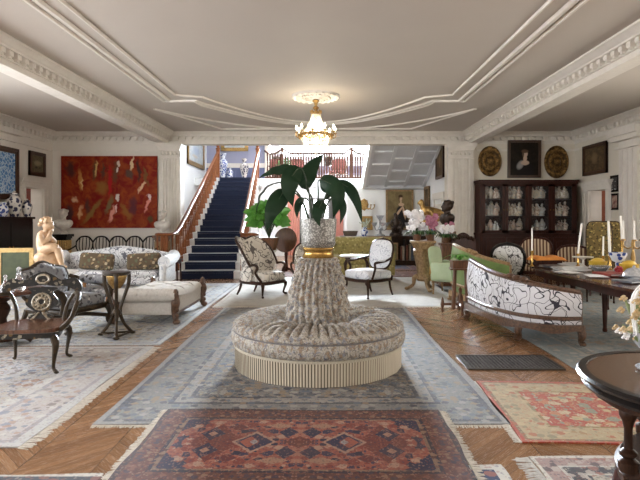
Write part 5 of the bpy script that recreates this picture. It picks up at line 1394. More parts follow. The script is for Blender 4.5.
for lab, x, rz in (('coral red armchair on the balcony behind the left of the balusters', -1.15, 10), ('coral red armchair on the balcony behind the middle of the balusters', .62, -8), ('coral red chair at the far left end of the balcony by the stair head', -2.05, 15)):
    t = thing('balcony_armchair', lab, 'chair', (x, 23.4, ZL), R(rz)); fauteuil(t, .72, .65, .46, 1.05, M['coralf'], M['walnut'], .14, .6, .05, .024)
def shrub(label, loc, h, r, n, lm, cat='plant', name='potted_shrub', pot=None, ph=.25, lw=.06):
    t = thing(name, label, cat, loc)
    MB().lathe([(0, 0), (.55 * ph, 0), (.75 * ph, .85 * ph), (.8 * ph, ph), (.7 * ph, ph), (0, .9 * ph)], 16).build('pot', pot or M['walnut'], t)
    mb = MB(); st_ = MB()
    for i in range(n):
        a = random.uniform(0, 2 * PI); e = random.uniform(.1, 1.25); q = random.uniform(.55, 1)
        tip = Vector((r * q * math.sin(e) * math.cos(a), r * q * math.sin(e) * math.sin(a), ph + (h - ph) * q * (.25 + .75 * math.cos(e * .8))))
        b = Vector((0, 0, ph * .9)); mid = b.lerp(tip, .55) + Vector((0, 0, .12 * h))
        st_.tube(cr([b, mid, tip], 3), [.008, .004], 4)
        d = (tip - mid).normalized(); end = tip + d * lw * 2.6 - Vector((0, 0, lw * 1.1))
        blade(mb, [tip, tip.lerp(end, .5) + Vector((0, 0, lw * .3)), end], lw * 1.6, .2, None, 5, None, .003)
    mb.build('foliage', lm, t, ang=70); st_.build('stems', M['stem'], t)
    return t
M['leafb'] = mat('bright_leaf', (.10, .30, .035), .45, c2=(.05, .18, .025), sc=6)
M['leafm'] = mat('mid_leaf', (.06, .14, .04), .45, c2=(.03, .08, .022), sc=6)
shrub('green potted plant on the balcony floor behind the balusters at left', (-1.7, 22.6, ZL), .9, .35, 36, M['leafm'])

# palm on a stand, tilt-top table
ps = thing('plant_stand', 'white turned plant stand under the bright green plant by the stairs', 'stand', (-1.30, 12.55, 0))
MB().lathe([(.22, 0), (.22, .05), (.10, .09), (.07, .2), (.10, .4), (.07, .6), (.16, .72), (.2, .76), (0, .76)], 20).build('column', M['stone'], ps)
shrub('bright green leafy plant on a stand beside the stair banister behind the wing chair', (-1.30, 12.55, .765), 1.05, .44, 110, M['leafb'], 'plant', 'green_plant', M['walnut'], .3, .12)
tt = thing('tilt_top_table', 'brown tripod table with its round top tipped upright under the green plant', 'table', (-.94, 13.15, 0), R(-20))
MB().lathe([(0, 0), (.30, 0), (.31, .012), (.30, .03), (0, .022)], 32, M=TR(0, -.03, .98, rx=R(82))).build('table_top', wood('tilt_brown', (.10, .042, .02), (.05, .02, .012), .4, spec=.2), tt)
MB().lathe([(.04, .2), (.05, .3), (.03, .5), (.045, .62), (.03, .9)], 12).build('column', M['mahog'], tt)
for k in range(3):
    a = 2 * PI * k / 3 - PI / 2
    MB().tube(cr([(.03 * math.cos(a), .03 * math.sin(a), .28), (.16 * math.cos(a), .16 * math.sin(a), .2), (.28 * math.cos(a), .28 * math.sin(a), .02)], 5), [.03, .026, .022], 8).build('leg', M['mahog'], tt)
# ------------------------------------------------------------------ gilt stand with orchids, bust, statuette
gt = thing('gilt_stand', 'carved gilt tripod stand carrying the white and pink orchids', 'stand', (2.06, 11.05, .012), R(15))
mb = MB().lathe([(0, .97), (.26, .97), (.29, 1.0), (.29, 1.03), (.26, 1.04), (0, 1.04)], 8).lathe([(.15, .86), (.20, .88), (.25, .97)], 8)
mb.build('top', M['giltw'], gt)
mb = MB().lathe([(.10, .20), (.13, .24), (.11, .32), (.13, .5), (.17, .72), (.19, .84), (.16, .88)], 24, wob=lambda a, t: .07 * abs(math.sin(a * 4)))
for k in range(6):
    a = k * PI / 3; mb.ell(.17 * math.cos(a), .17 * math.sin(a), .78, .04, .04, .08, 8, 6)
mb.build('shaft', M['giltw'], gt)
for k in range(3):
    a = 2 * PI * k / 3 - PI / 2
    MB().tube(cr([(.06 * math.cos(a), .06 * math.sin(a), .32), (.17 * math.cos(a), .17 * math.sin(a), .26), (.20 * math.cos(a), .20 * math.sin(a), .12), (.31 * math.cos(a), .31 * math.sin(a), .035)], 6), [.05, .055, .035, .035], 8).ell(.33 * math.cos(a), .33 * math.sin(a), .035, .055, .045, .034, 8, 6).build('leg', M['giltw'], gt)
def orchid(label, loc, n, h, r, m, lm, lean=0, name='orchid'):
    t = thing(name, label, 'plant', loc)
    MB().lathe([(0, 0), (.07, 0), (.095, .13), (.085, .13), (0, .11)], 14).build('pot', M['walnut'], t)
    mb = MB()
    for i in range(11):
        a = i * 2.4; q = random.uniform(.16, .26)
        blade(mb, [(0, 0, .11), (q * .6 * math.cos(a), q * .6 * math.sin(a), .20), (q * 1.15 * math.cos(a), q * 1.15 * math.sin(a), .10)], .09, .2, (-math.sin(a), math.cos(a), 0), 8)
    mb.build('leaves', lm, t, ang=70)
    f = MB()
    for k in range(5):
        a = 2 * PI * k / 5 + .3; f.ell(.028 * math.cos(a), 0, .028 * math.sin(a), .026, .008, .022, 8, 5, TR(ry=0))
    f.ell(0, -.012, 0, .011, .012, .012, 6, 5)
    b0 = f.build('blossom', m, t); st_ = MB()
    for i in range(n):
        a = random.uniform(0, 6.28); q = r * math.sqrt(random.random()); z = lerp(.2, h, random.random() ** .8)
        o = b0 if i == 0 else b0.copy()
        if i: COL.objects.link(o); o.parent = t
        p = (lean * z + q * math.cos(a), q * .7 * math.sin(a), z); o.location = p
        o.rotation_euler = (random.uniform(-.5, .5), random.uniform(0, 1), random.uniform(-.9, .9)); k = random.uniform(1.0, 1.5); o.scale = (k, k, k)
        if i % 3 == 0: st_.tube(cr([(0, 0, .1), (p[0] * .4, p[1] * .4, z * .8), (p[0], p[1] + .01, z)], 3), .004, 5)
    st_.build('stem', M['stem'], t)
    return t
M['orw'] = mat('white_petal', (.82, .80, .79), .6, c2=(.70, .66, .67), sc=20)
M['orp'] = mat('pink_petal', (.30, .07, .13), .6, c2=(.46, .22, .29), sc=20)
M['leafo'] = mat('orchid_leaf', (.035, .095, .025), .35, c2=(.02, .05, .016), sc=6)
orchid('white orchids in full bloom on the carved gilt stand', (1.93, 11.02, 1.052), 46, .60, .19, M['orw'], M['leafo'], -.05)
orchid('deep pink orchids beside the white ones on the carved gilt stand', (2.20, 11.0, 1.052), 18, .50, .11, M['orp'], M['leafo'], .12)
bt = thing('blue_bottle', 'slim blue glass bottle behind the pink orchids on the gilt stand', 'bottle', (2.27, 11.16, 1.052))
MB().lathe([(0, 0), (.035, 0), (.038, .02), (.036, .18), (.014, .24), (.013, .32), (.018, .33), (0, .33)], 14).build('body', mat('blue_glass', (.03, .14, .42), .12, c2=(.02, .1, .32)), bt)
MB().lathe([(.016, .325), (.016, .36), (0, .36)], 10).build('stopper', M['gilt'], bt)
pd = thing('marble_pedestal', 'dark veined marble column pedestal under the bronze bust', 'pedestal', (2.88, 12.4, .012))
t = NT('veined_marble'); v = t.obj(); nz = t.noise(v, 7, 5, .7, 1.5)
M['vein'] = t.fin(t.ramp(nz, [(.3, (.05, .03, .022)), (.5, (.20, .13, .09)), (.62, (.34, .28, .22)), (.75, (.09, .05, .035))]), .2, 0, .5)
MB().box(0, 0, 0, .38, .38, .1).box(0, 0, .1, .33, .33, .05).build('base', M['vein'], pd)
MB().lathe([(.15, .15), (.16, .18), (.135, .24), (.125, 1.1), (.15, 1.14)], 24).build('shaft', M['vein'], pd)
MB().box(0, 0, 1.14, .34, .34, .06).build('capital', M['vein'], pd)
bust('dark bronze bust in profile on the marble pedestal beside the right pilaster', (2.88, 12.4, 1.212), R(-75), M['bronze'], 1.2)
gp = thing('gilt_column', 'slim gilt column behind the orchids carrying the gilt statuette', 'pedestal', (2.62, 12.95, .012))
MB().lathe([(.18, 0), (.18, .06), (.10, .12), (.07, .3), (.065, 1.2), (.08, 1.32), (.13, 1.36), (.13, 1.40), (0, 1.40)], 20).build('column', M['gilt'], gp)
mb = MB().lathe([(0, 0), (.17, 0), (.16, .05), (0, .06)], 16)
mb.tube(cr([(-.14, 0, .05), (-.12, 0, .16), (-.08, 0, .24)], 4), [.05, .05, .07], 10).tube(cr([(-.08, 0, .22), (.08, 0, .20), (.26, 0, .17)], 4), [.085, .08, .06], 12)
mb.ell(-.13, 0, .36, .055, .05, .065).ell(-.18, 0, .35, .025, .02, .02).tube([(-.09, 0, .24), (-.12, 0, .33)], [.06, .04], 8).tube(cr([(.25, -.02, .17), (.22, -.05, .08), (.14, -.05, .05)], 3), [.05, .04, .035], 8).tube(cr([(-.02, -.08, .24), (.06, -.12, .16), (.0, -.12, .07)], 3), [.035, .03, .025], 8)
tag(organic(mb, 'gilt_statuette', M['gilt'], None, .014, 3, (2.55, 12.95, 1.412)).__setattr__('scale', (1.35, 1.35, 1.35)) or bpy.data.objects['gilt_statuette'], 'gilt statuette of a crouching figure stretched sideways above the orchids', 'statue')

# ------------------------------------------------------------------ green seats and carved chair
M['green'] = mat('pale_green_silk', (.42, .50, .32), .6, c2=(.35, .44, .26), sc=4, Sheen_Weight=.2)
M['greend'] = mat('moss_green_velvet', (.14, .22, .05), .7, c2=(.10, .16, .035), sc=4, Sheen_Weight=.3)
t = thing('green_armchair', 'pale green silk tub chair beside the small wooden plant stand', 'chair', (2.55, 10.6, .012), R(60))
out = cr2([(-.32, 0), (-.35, .25), (-.33, .46), (-.15, .52), (.15, .52), (.33, .46), (.35, .25), (.32, 0)], 4)
pad(MB(), out, .07, .04, TR(0, .30, .42, rx=-.14)).build('backrest', M['green'], t)
MB().rbox(0, 0, .26, .68, .66, .18, .05, .03).build('seat', M['green'], t)
for s in (-1, 1):
    MB().rbox(s * .35, 0, .28, .10, .6, .36, .045).build('arm', M['green'], t)
    for y in (-.28, .28): turned_leg(s * .29, y, .28, .028).build('leg', M['giltw'], t)
def curved_settee(name, label, cat, plan, tops, zs, zr, fab, wd, depth, fr=.028, railz=None, z0=.11, seatz=.42, lh=.12, loc=(0, 0, 0), seatpoly=None):
    """settee whose tall back follows a curved plan line (outer face towards the camera)"""
    t = thing(name, label, cat, loc)
    pl = cr([(x, y, z) for (x, y), z in zip(plan, tops)], 8); n = len(pl)
    org = Vector(loc)
    def at(u):
        q = u * (n - 1); i = min(int(q), n - 2); return pl[i].lerp(pl[i + 1], q - i) - Vector((org.x, org.y, 0))
    c = Vector((sum(p[0] for p in seatpoly) / len(seatpoly), sum(p[1] for p in seatpoly) / len(seatpoly), 0)) - Vector((org.x, org.y, 0))
    def inn(u):
        a, b = at(max(0, u - .02)), at(min(1, u + .02)); d = (b - a); d.z = 0; d.normalize(); w = Vector((-d.y, d.x, 0))
        return w if w.dot(c - at(u)) > 0 else -w
    def sh_(zlo, zhi, bulge, off=0):
        def fn(u, v):
            p = at(u); top = zhi if zhi is not None else p.z
            return Vector((p.x, p.y, lerp(zlo, top, v))) - inn(u) * (bulge * math.sin(PI * v) + .05 * v * 0 - off)
        return fn
    MB().sheet(sh_(zr, None, .03), 40, 10, 0.0).sheet(lambda u, v: Vector(sh_(zr, None, -.05, .07)(u, v)), 40, 10, 0).build('backrest', fab, t)
    MB().sheet(sh_(z0 + .06, zr, .015), 40, 4, 0).build('lower_panel', fab, t)
    mb = MB().tube([at(i / 40) + Vector((0, 0, .012)) + inn(i / 40) * .03 for i in range(41)], fr * 1.35, 8)
    for i in range(-1, 2): mb.ell(*(at(.5 + i * .05) + Vector((0, 0, .045))), .06, .06, .04, 8, 6)
    for e in (0, 1): mb.tube([at(e) + inn(e) * .03 + Vector((0, 0, .01)), Vector((at(e).x, at(e).y, z0 + .05)) + inn(e) * .03], fr * 1.2, 8)
    mb.build('top_rail', wd, t)
    MB().tube([Vector((at(i / 40).x, at(i / 40).y, zr)) - inn(i / 40) * .012 for i in range(41)], fr * .9, 8).build('middle_rail', wd, t)
    mb = MB()
    def ap(u, v): p = at(u); return Vector((p.x, p.y, lerp(z0 - .015 * math.sin(u * PI * 6) , z0 + .085, v))) - inn(u) * .02
    mb.sheet(ap, 60, 2, -.05)
    for i in range(28):
        u = (i + .5) / 28; p = at(u) - inn(u) * .03; mb.ell(p.x, p.y, z0 + .05 + .012 * math.sin(i * 2), .035, .03, .026, 8, 6)
    mb.build('carved_apron', wd, t)
    sp = [(x - org.x, y - org.y) for x, y in seatpoly]
    MB().slab(sp, z0 + .09, seatz - z0 - .13).build('seat_base', fab, t)
    ctr = c; MB().slab([(lerp(x, ctr.x, .02), lerp(y, ctr.y, .02)) for x, y in sp], seatz - .04, .06).build('seat_cushion', fab, t)
    for u in (0.0, .52, 1.0):
        p = at(u); o = -inn(u)
        MB().tube(cr([(p.x, p.y, z0 + .06), (p.x + o.x * .03, p.y + o.y * .03, z0 * .7), (p.x + o.x * .0, p.y + o.y * .0, z0 * .3), (p.x + o.x * .05, p.y + o.y * .05, .02)], 4), [.05, .045, .032, .036], 8).ell(p.x + o.x * .06, p.y + o.y * .06, .02, .035, .035, .02, 8, 5).build('leg', wd, t)
    for x, y in sp[-2:]:
        MB().tube([(lerp(x, c.x, .06), lerp(y, c.y, .06), z0 + .1), (lerp(x, c.x, .06), lerp(y, c.y, .06), 0)], [.035, .02], 8).build('leg', wd, t)
    return t
plan = [(2.36, 9.75), (2.40, 9.15), (2.60, 8.72), (2.98, 8.52)]
curved_settee('green_settee', 'moss green settee with a gilt wood rail behind the white scribble print settee', 'settee', plan, [1.0, .94, .84, .74], None, .32, M['greend'], M['giltw'], .6, loc=(2.6, 9.1, .012), seatpoly=[(2.96, 8.56), (2.62, 8.76), (2.43, 9.17), (2.40, 9.72), (2.80, 9.75), (2.90, 9.0)])
M['scrib'] = fabric_lines('scribble_print', (.66, .66, .69), (.04, .04, .055), 6.0, .030, .12)
plan = [(2.17, 7.95), (2.21, 7.15), (2.38, 6.55), (2.70, 6.27), (3.03, 6.25)]
curved_settee('scribble_settee', 'carved walnut settee in white cloth with black scribbled line print seen from behind', 'settee', plan, [.86, .77, .715, .655, .60], None, .315, M['scrib'], M['carve'], .6, z0=.16, loc=(2.5, 7.0, .012), seatpoly=[(3.03, 6.29), (2.71, 6.31), (2.41, 6.58), (2.25, 7.17), (2.21, 7.92), (2.72, 7.95), (3.08, 7.0)])
M['scribb'] = fabric_lines('scribble_pad', (.62, .60, .58), (.07, .06, .06), 7, .03, .2, wsc=9)
t = thing('balloon_chair', 'balloon back chair with black carved frame and white scribbled pad at the dining table', 'chair', (3.27, 9.28, .012), R(152))
fauteuil(t, .60, .56, .46, 1.08, M['scribb'], M['black'], .18, .85, .14, .03, False, .12)
M['blkf'] = mat('black_cloth', (.02, .02, .022), .8, c2=(.035, .033, .035))
for ch_ in t.children:
    if ch_.name.startswith('seat') and not ch_.name.startswith('seat_rail'): ch_.data.materials[0] = M['blkf']
hc = thing('carved_hall_chair', 'dark mahogany high back chair with carved crest before the china cabinet', 'chair', (3.22, 11.55, .012), R(18))
MB().prism(cr2([(-.30, 0), (-.31, .5), (-.30, .62), (-.2, .66), (-.1, .74), (0, .77), (.1, .74), (.2, .66), (.30, .62), (.31, .5), (.30, 0)], 4), .04, TR(0, .26, .42, rx=-.12)).build('backrest', M['mahog'], hc)
mb = MB()
for i in range(-4, 5): mb.ell(i * .062, .30, 1.10 - .018 * abs(i) + .02 * (i % 2), .045, .035, .04, 8, 6)
mb.build('carved_crest', M['darkw'], hc)
MB().rbox(0, 0, .36, .6, .54, .1, .03).build('seat', M['mahog'], hc)
for s in (-1, 1):
    for y in (-.22, .22): turned_leg(s * .25, y, .37, .03).build('leg', M['mahog'], hc)

# small plant stand with its planter
pst = thing('low_plant_stand', 'small dark turned wood stand with outstretched feet carrying a boxed plant', 'stand', (2.16, 8.40, .012), R(-8)); pst.scale = (1.1, 1.1, 1.04)
for sx in (-1, 1):
    MB().tube([(sx * .10, -.03, .06), (sx * .075, 0, .68)], [.032, .026], 8).ell(sx * .09, -.01, .4, .036, .036, .05, 8, 6).build('leg', M['walnut'], pst)
MB().lathe([(.03, .05), (.045, .1), (.03, .14), (.04, .24), (.02, .3), (.03, .36), (0, .4)], 10).build('leg', M['walnut'], pst)
mb = MB()
for a in (0, PI / 2): MB().tube([(-.26 * math.cos(a), -.26 * math.sin(a), .13), (.26 * math.cos(a), .26 * math.sin(a), .13)], .02, 8).build('stretcher', M['walnut'], pst)
for k in range(4):
    a = k * PI / 2; MB().lathe([(.012, 0), (.022, .03), (.014, .06), (.03, .12), (.022, .17), (.014, .22), (0, .24)], 10, (.25 * math.cos(a), .25 * math.sin(a), 0)).build('foot', M['walnut'], pst)
MB().box(0, 0, .66, .30, .24, .025).build('top', M['walnut'], pst)
bp = thing('boxed_plant', 'low green plant in a small brown wooden box on the low plant stand', 'plant', (2.15, 8.40, .726))
MB().box(0, 0, 0, .26, .2, .11).box(0, 0, .10, .28, .22, .02).build('planter', M['walnut'], bp)
mb = MB()
for i in range(14):
    a = i * 2.4; q = random.uniform(.1, .22)
    blade(mb, [(0, 0, .11), (q * .6 * math.cos(a), q * .6 * math.sin(a), .20), (q * 1.2 * math.cos(a), q * 1.2 * math.sin(a), .14)], .055, .2, (-math.sin(a), math.cos(a), 0), 6)
mb.build('leaves', M['leafb'], bp, ang=70)
cp = thing('flower_pedestal', 'plain dark pedestal under the white cyclamen beside the carved hall chair', 'pedestal', (2.72, 11.85, .012))
MB().box(0, 0, 0, .28, .28, .06).box(0, 0, .06, .2, .2, .84).box(0, 0, .9, .27, .27, .05).build('column', M['walnut'], cp)
orchid('white flowers with a few pink blooms in a pot behind the pale green chair', (2.72, 11.85, .965), 26, .36, .15, M['orw'], M['leafo'], .02, 'cyclamen')
tag(orchid('pink cyclamen rising behind the white flowers by the pilaster', (2.79, 11.93, .965), 10, .44, .09, M['orp'], M['leafo'], .06, 'cyclamen'), None)

# ------------------------------------------------------------------ china cabinet
cc = thing('china_cabinet', 'wide mahogany glazed cabinet full of porcelain on the right back wall', 'cabinet', (5.59, 14.73, 0))
w, d, zt, zm = 2.64, .5, 2.53, 1.06
MB().box(0, .22, 0, w, .04, zt).box(-w / 2 + .03, 0, zm, .06, d, zt - zm).box(w / 2 - .03, 0, zm, .06, d, zt - zm).build('carcass', M['mahog'], cc)
MB().box(0, -.02, .08, w + .04, d, zm - .08).box(0, -.02, 0, w + .1, d + .04, .1).build('base_cabinet', M['mahog'], cc)
MB().box(0, -.02, zm, w + .08, d + .06, .05).build('waist_moulding', M['mahog'], cc)
MB().box(0, -.02, zt - .02, w + .1, d + .08, .06).box(0, -.01, zt - .07, w + .04, d + .03, .06).build('cornice', M['mahog'], cc)
bw = (w - .1) / 4
shz = [1.11, 1.585, 2.06]
for i in range(5): MB().box(-w / 2 + .05 + i * bw, 0, zm, .035 if 0 < i < 4 else .02, d - .06, zt - zm).build('divider', M['mahog'], cc)
for z in shz[1:]: MB().box(0, .01, z - .02, w - .1, d - .1, .02).build('shelf', M['mahog'], cc)
t = NT('cabinet_glass'); t.fin((.5, .52, .52), .03, 0, .12, Alpha=.025); M['pane'] = t.m
for i in range(4):
    x0 = -w / 2 + .05 + i * bw + bw / 2
    mb = MB()
    for s in (-1, 1): mb.box(x0 + s * (bw / 2 - .045), -.235, zm + .05, .085, .035, zt - zm - .1)
    mb.box(x0, -.235, zm + .05, bw, .035, .08).box(x0, -.235, zt - .14, bw, .035, .09)
    dr = mb.build('door', M['mahog'], cc)
    MB().box(x0, -.232, zm + .12, bw - .16, .006, zt - zm - .25).build('glass_pane', M['pane'], dr, flatshade=True)
    MB().ell(x0 + (bw / 2 - .045) * (1 if i % 2 == 0 else -1), -.262, 1.75, .014, .014, .02, 8, 6).build('knob', M['brass'], dr)
    ld = MB().box(x0, -.275, .16, bw - .04, .03, zm - .22).box(x0, -.29, .26, bw - .22, .03, zm - .42).build('lower_door', M['mahog'], cc)
    MB().ell(x0 + (bw / 2 - .07) * (1 if i % 2 == 0 else -1), -.30, .62, .016, .016, .016, 8, 6).build('knob', M['brass'], ld)
def fig_mesh(k):
    mb = MB()
    if k == 0:
        mb.lathe([(0, 0), (.06, 0), (.06, .02), (.05, .03), (.07, .08), (.035, .15), (.045, .19), (.018, .23)], 10).ell(0, 0, .26, .026, .026, .032, 8, 6).tube([(.04, 0, .19), (.075, -.02, .14), (.04, -.05, .13)], .013, 6).tube([(-.04, 0, .19), (-.08, -.01, .22), (-.09, -.02, .27)], .013, 6)
    elif k == 1:
        mb.lathe([(0, 0), (.05, 0), (.055, .02), (.03, .05), (.07, .12), (.08, .18), (.05, .24), (.03, .26), (.04, .28), (.015, .31), (0, .32)], 12)
    elif k == 2:
        mb.ell(0, 0, .02, .10, .06, .02).tube(cr([(-.05, 0, .03), (-.04, 0, .12), (-.02, 0, .2)], 3), [.05, .045, .025], 8).ell(-.015, 0, .24, .028, .028, .034, 8, 6).tube(cr([(.05, 0, .03), (.05, 0, .1), (.035, 0, .17)], 3), [.045, .04, .022], 8).ell(.03, 0, .20, .026, .026, .03, 8, 6)
    elif k == 3:
        mb.lathe([(0, 0), (.04, 0), (.05, .02), (.075, .06), (.07, .11), (.03, .13), (0, .15)], 12).tube(cr([(.06, 0, .05), (.11, 0, .08), (.12, 0, .12)], 3), .012, 6).tube(cr([(-.06, 0, .11), (-.11, 0, .09), (-.06, 0, .04)], 3), .01, 6)
    elif k == 4:
        mb.lathe([(0, 0), (.10, .0), (.11, .012), (0, .02)], 18, M=TR(0, .02, .115, rx=R(76))).box(0, .03, 0, .06, .05, .02)
    return mb
cols = [(.80, .75, .66), (.72, .60, .42), (.62, .40, .30), (.55, .60, .62), (.78, .77, .73)]
fm = [mat('porcelain_%d' % i, c, .18, c2=tuple(q * f for q, f in zip(cols[(i + 2) % 5], (.7, .7, .7))), sc=28, amt=.3) for i, c in enumerate(cols)]
fmesh = {}
names = {0: 'porcelain_figurine', 1: 'porcelain_jar', 2: 'porcelain_group', 3: 'porcelain_teapot', 4: 'porcelain_plate'}
words = {0: 'porcelain figurine', 1: 'lidded porcelain jar', 2: 'porcelain pair of figures', 3: 'porcelain teapot', 4: 'upright porcelain plate'}
bays = ['leftmost bay', 'second bay', 'third bay', 'rightmost bay']; tiers = ['bottom', 'middle', 'top']
for i in range(4):
    x0 = 5.59 - w / 2 + .05 + i * bw
    for j, z in enumerate(shz):
        for q in range(6):
            k = random.choice([0, 0, 2, 2, 1] if j == 1 else ([0, 2, 3, 3, 1] if j == 0 else [0, 1, 4, 0, 2])); c = random.randrange(5)
            if (k, c) not in fmesh: fmesh[(k, c)] = fig_mesh(k).build(names[k], fm[c]); o = fmesh[(k, c)]
            else: o = fmesh[(k, c)].copy(); COL.objects.link(o)
            back = q % 2
            o.location = (x0 + bw * (.14 + .72 * (q + .5) / 6), 14.66 + .16 * back, z + .001 + (.05 if j == 0 else 0)); o.rotation_euler.z = random.uniform(-.5, .5)
            s = random.uniform(.95, 1.2) * (1.05 if j else .88) * (1.15 if back else 1); o.scale = (s, s, s)
            tag(o, '%s on the %s shelf in the %s of the china cabinet' % (words[k], tiers[j], bays[i]), 'porcelain', '%ss on the %s shelf, %s' % (words[k], tiers[j], bays[i]))

# ------------------------------------------------------------------ wall pieces on the right
t = NT('embossed_brass'); v = t.obj(); sx_ = t.sep(v)
rr = t.m_('SQRT', t.m_('ADD', t.m_('MULTIPLY', sx_[0], sx_[0]), t.m_('MULTIPLY', sx_[2], sx_[2])))
an = t.m_('ARCTAN2', sx_[2], sx_[0])
pat = t.m_('SINE', t.m_('MULTIPLY', rr, 42.0))
h = t.m_('ADD', t.m_('MULTIPLY', pat, .07), t.noise(t.warp(v, 8, .06), 13, 4, .75))
t.bump(h, 1.0, .03)
M['emb'] = t.fin(t.mix(t.smooth(h, .35, .8), (.05, .028, .010), (.42, .24, .08)), .36, .8, .4)
for lab, cx_, cz, rx, rz_ in (('oval embossed brass charger left of the dark portrait above the china cabinet', 4.68, 3.13, .33, .43), ('oval embossed brass charger right of the dark portrait above the china cabinet', 6.56, 3.11, .345, .46)):
    o = MB().lathe([(0, .05), (.3, .055), (.36, .035), (.62, .03), (.7, .06), (.95, .07), (1, .055), (1, .02), (.7, 0), (0, 0)], 48, (0, 0, 0), 1, 1, Matrix.Scale(1, 4) @ TR(rx=R(90)) @ Matrix.Diagonal((rx, rz_, 1, 1))).build('brass_charger', M['emb'], loc=(cx_, 14.995, cz))
    tag(o, lab, 'wall plate')
pm3 = portrait('dark_lady_paint', (.010, .007, .005), (.022, .015, .010), (.012, .009, .009), (.52, .38, .28), (.10, .06, .035), 1)
flat_frame('portrait_painting', 'dark portrait of a woman in black between the two brass chargers', 'painting', (5.645, 14.96, 2.66), 0, .93, 1.06, pm3, M['dframe'], .07, .05, .03)
flat_frame('framed_picture', 'dark framed dim painting above the right doorway', 'picture', (XR - .04, 13.82, 2.66), R(-90), 1.2, .80, dk, M['dframe'], .1)
t = NT('black_white_print'); v = t.obj(); e = t.vor(v, 16); m = t.fin(t.mix(t.lt(e, .3), (.02, .018, .018), (.6, .58, .54)), .4)
flat_frame('framed_print', 'small black framed print upper of two beside the fluted pier', 'picture', (XR - .03, 12.88, 2.16), R(-90), .34, .40, m, M['black'], .05, .03)
flat_frame('framed_print', 'small dark red framed print lower of two beside the fluted pier', 'picture', (XR - .03, 12.88, 1.72), R(-90), .34, .40, mat('dark_red_print', (.16, .035, .025), .5, c2=(.4, .3, .24), sc=8, amt=.2), M['black'], .05, .03)

# ------------------------------------------------------------------ dining table and what is on it
ZT = .72
dt = thing('dining_table', 'long dark polished dining table crowded with books, candles and bowls', 'table', (4.15, 7.35, .012))
M['polish'] = wood('polished_top', (.10, .04, .02), (.045, .018, .011), .12)
oval = [(q.x, q.y) for q in cr([(-.75, -1.35, 0), (-.55, -1.66, 0), (0, -1.72, 0), (.55, -1.66, 0), (.75, -1.35, 0), (.78, 0, 0), (.75, 1.3, 0), (.5, 1.62, 0), (0, 1.7, 0), (-.5, 1.62, 0), (-.75, 1.3, 0), (-.78, 0, 0)], 5, True)]
MB().slab(oval, ZT - .045, .033).slab([(x * 1.012, y * 1.006) for x, y in oval], ZT - .033, .014).build('table_top', M['polish'], dt)
MB().slab([(x * .93, y * .96) for x, y in oval], ZT - .15, .106).build('apron', M['mahog'], dt)
for sx in (-1, 1):
    for y in (-1.3, -.35, .55, 1.35):
        MB().lathe([(.026, 0), (.032, .02), (.024, .06), (.04, .5), (.034, .52), (.048, .56), (.048, .62)], 10, (sx * .44 if abs(y) < 1 else sx * .5, y, 0)).build('leg', M['mahog'], dt)
ZT += .012
def onT(name, label, cat, px_, D): return thing(name, label, cat, ((px_ - VX) * D / FPX, D, ZT))
def book(label, x, y, z, w, l, h, m, rz):
    t = thing('book', label, 'book', (x, y, z), rz)
    MB().box(0, 0, 0, w, l, .006).box(0, 0, h - .006, w, l, .006).box(-w / 2 + .003, 0, 0, .006, l, h).build('cover', m, t, flatshade=True)
    MB().box(.004, 0, .005, w - .014, l - .012, h - .01).build('pages', M['paper'], t, flatshade=True)
    return t
mr = mat('red_cover', (.36, .06, .045), .4, c2=(.26, .04, .03)); mg = mat('grey_cover', (.20, .22, .26), .4, c2=(.1, .11, .14), sc=9, amt=.2); mw = mat('white_cover', (.68, .67, .65), .4, c2=(.5, .5, .5), sc=5, amt=.2); mk = mat('black_cover', (.04, .04, .05), .4, c2=(.2, .18, .15), sc=9, amt=.2)
book('large red book lying at the near edge of the dining table', 4.02, 7.3, ZT, .46, .36, .03, mr, .2)
book('grey illustrated book lying under the open end of the dining table near the red book', 4.18, 6.85, ZT, .5, .36, .025, mg, -.15)
book('white picture book lying flat left of the red book on the dining table', 3.72, 7.95, ZT, .42, .34, .03, mw, .1)
book('slim white book on top of the flat white picture book', 3.73, 7.97, ZT + .031, .36, .28, .02, mw, -.12)
book('black book lying beside the white picture books', 3.66, 8.42, ZT, .36, .28, .035, mk, .25)
book('grey book near the rounded near end of the dining table', 3.78, 6.5, ZT, .36, .28, .02, mg, .35)
book('white book at the far left corner of the dining table', 3.98, 8.65, ZT, .38, .3, .05, mw, .05)
book('black book at the right end of the dining table by the candelabrum', 4.55, 7.2, ZT, .40, .3, .04, mk, .1)
ofs = [(.0, .0), (.08, .05)]
for k, (lab, x, y, rz) in enumerate((('loose white paper overhanging the left edge of the dining table', 3.52, 7.62, .3), ('loose white sheet beside the red book', 3.66, 7.12, -.2), ('loose white sheet in the middle of the dining table', 4.25, 7.7, .5), ('loose sheet at the far edge of the dining table', 4.3, 8.3, .1))):
    tag(MB().sheet(lambda u, v: ((u - .5) * .24, (v - .5) * .32, .004 + .008 * math.sin(u * 3) * v), 6, 6, .002).build('paper_sheet', M['paper'], loc=(x, y, ZT), rz=rz), lab, 'paper')
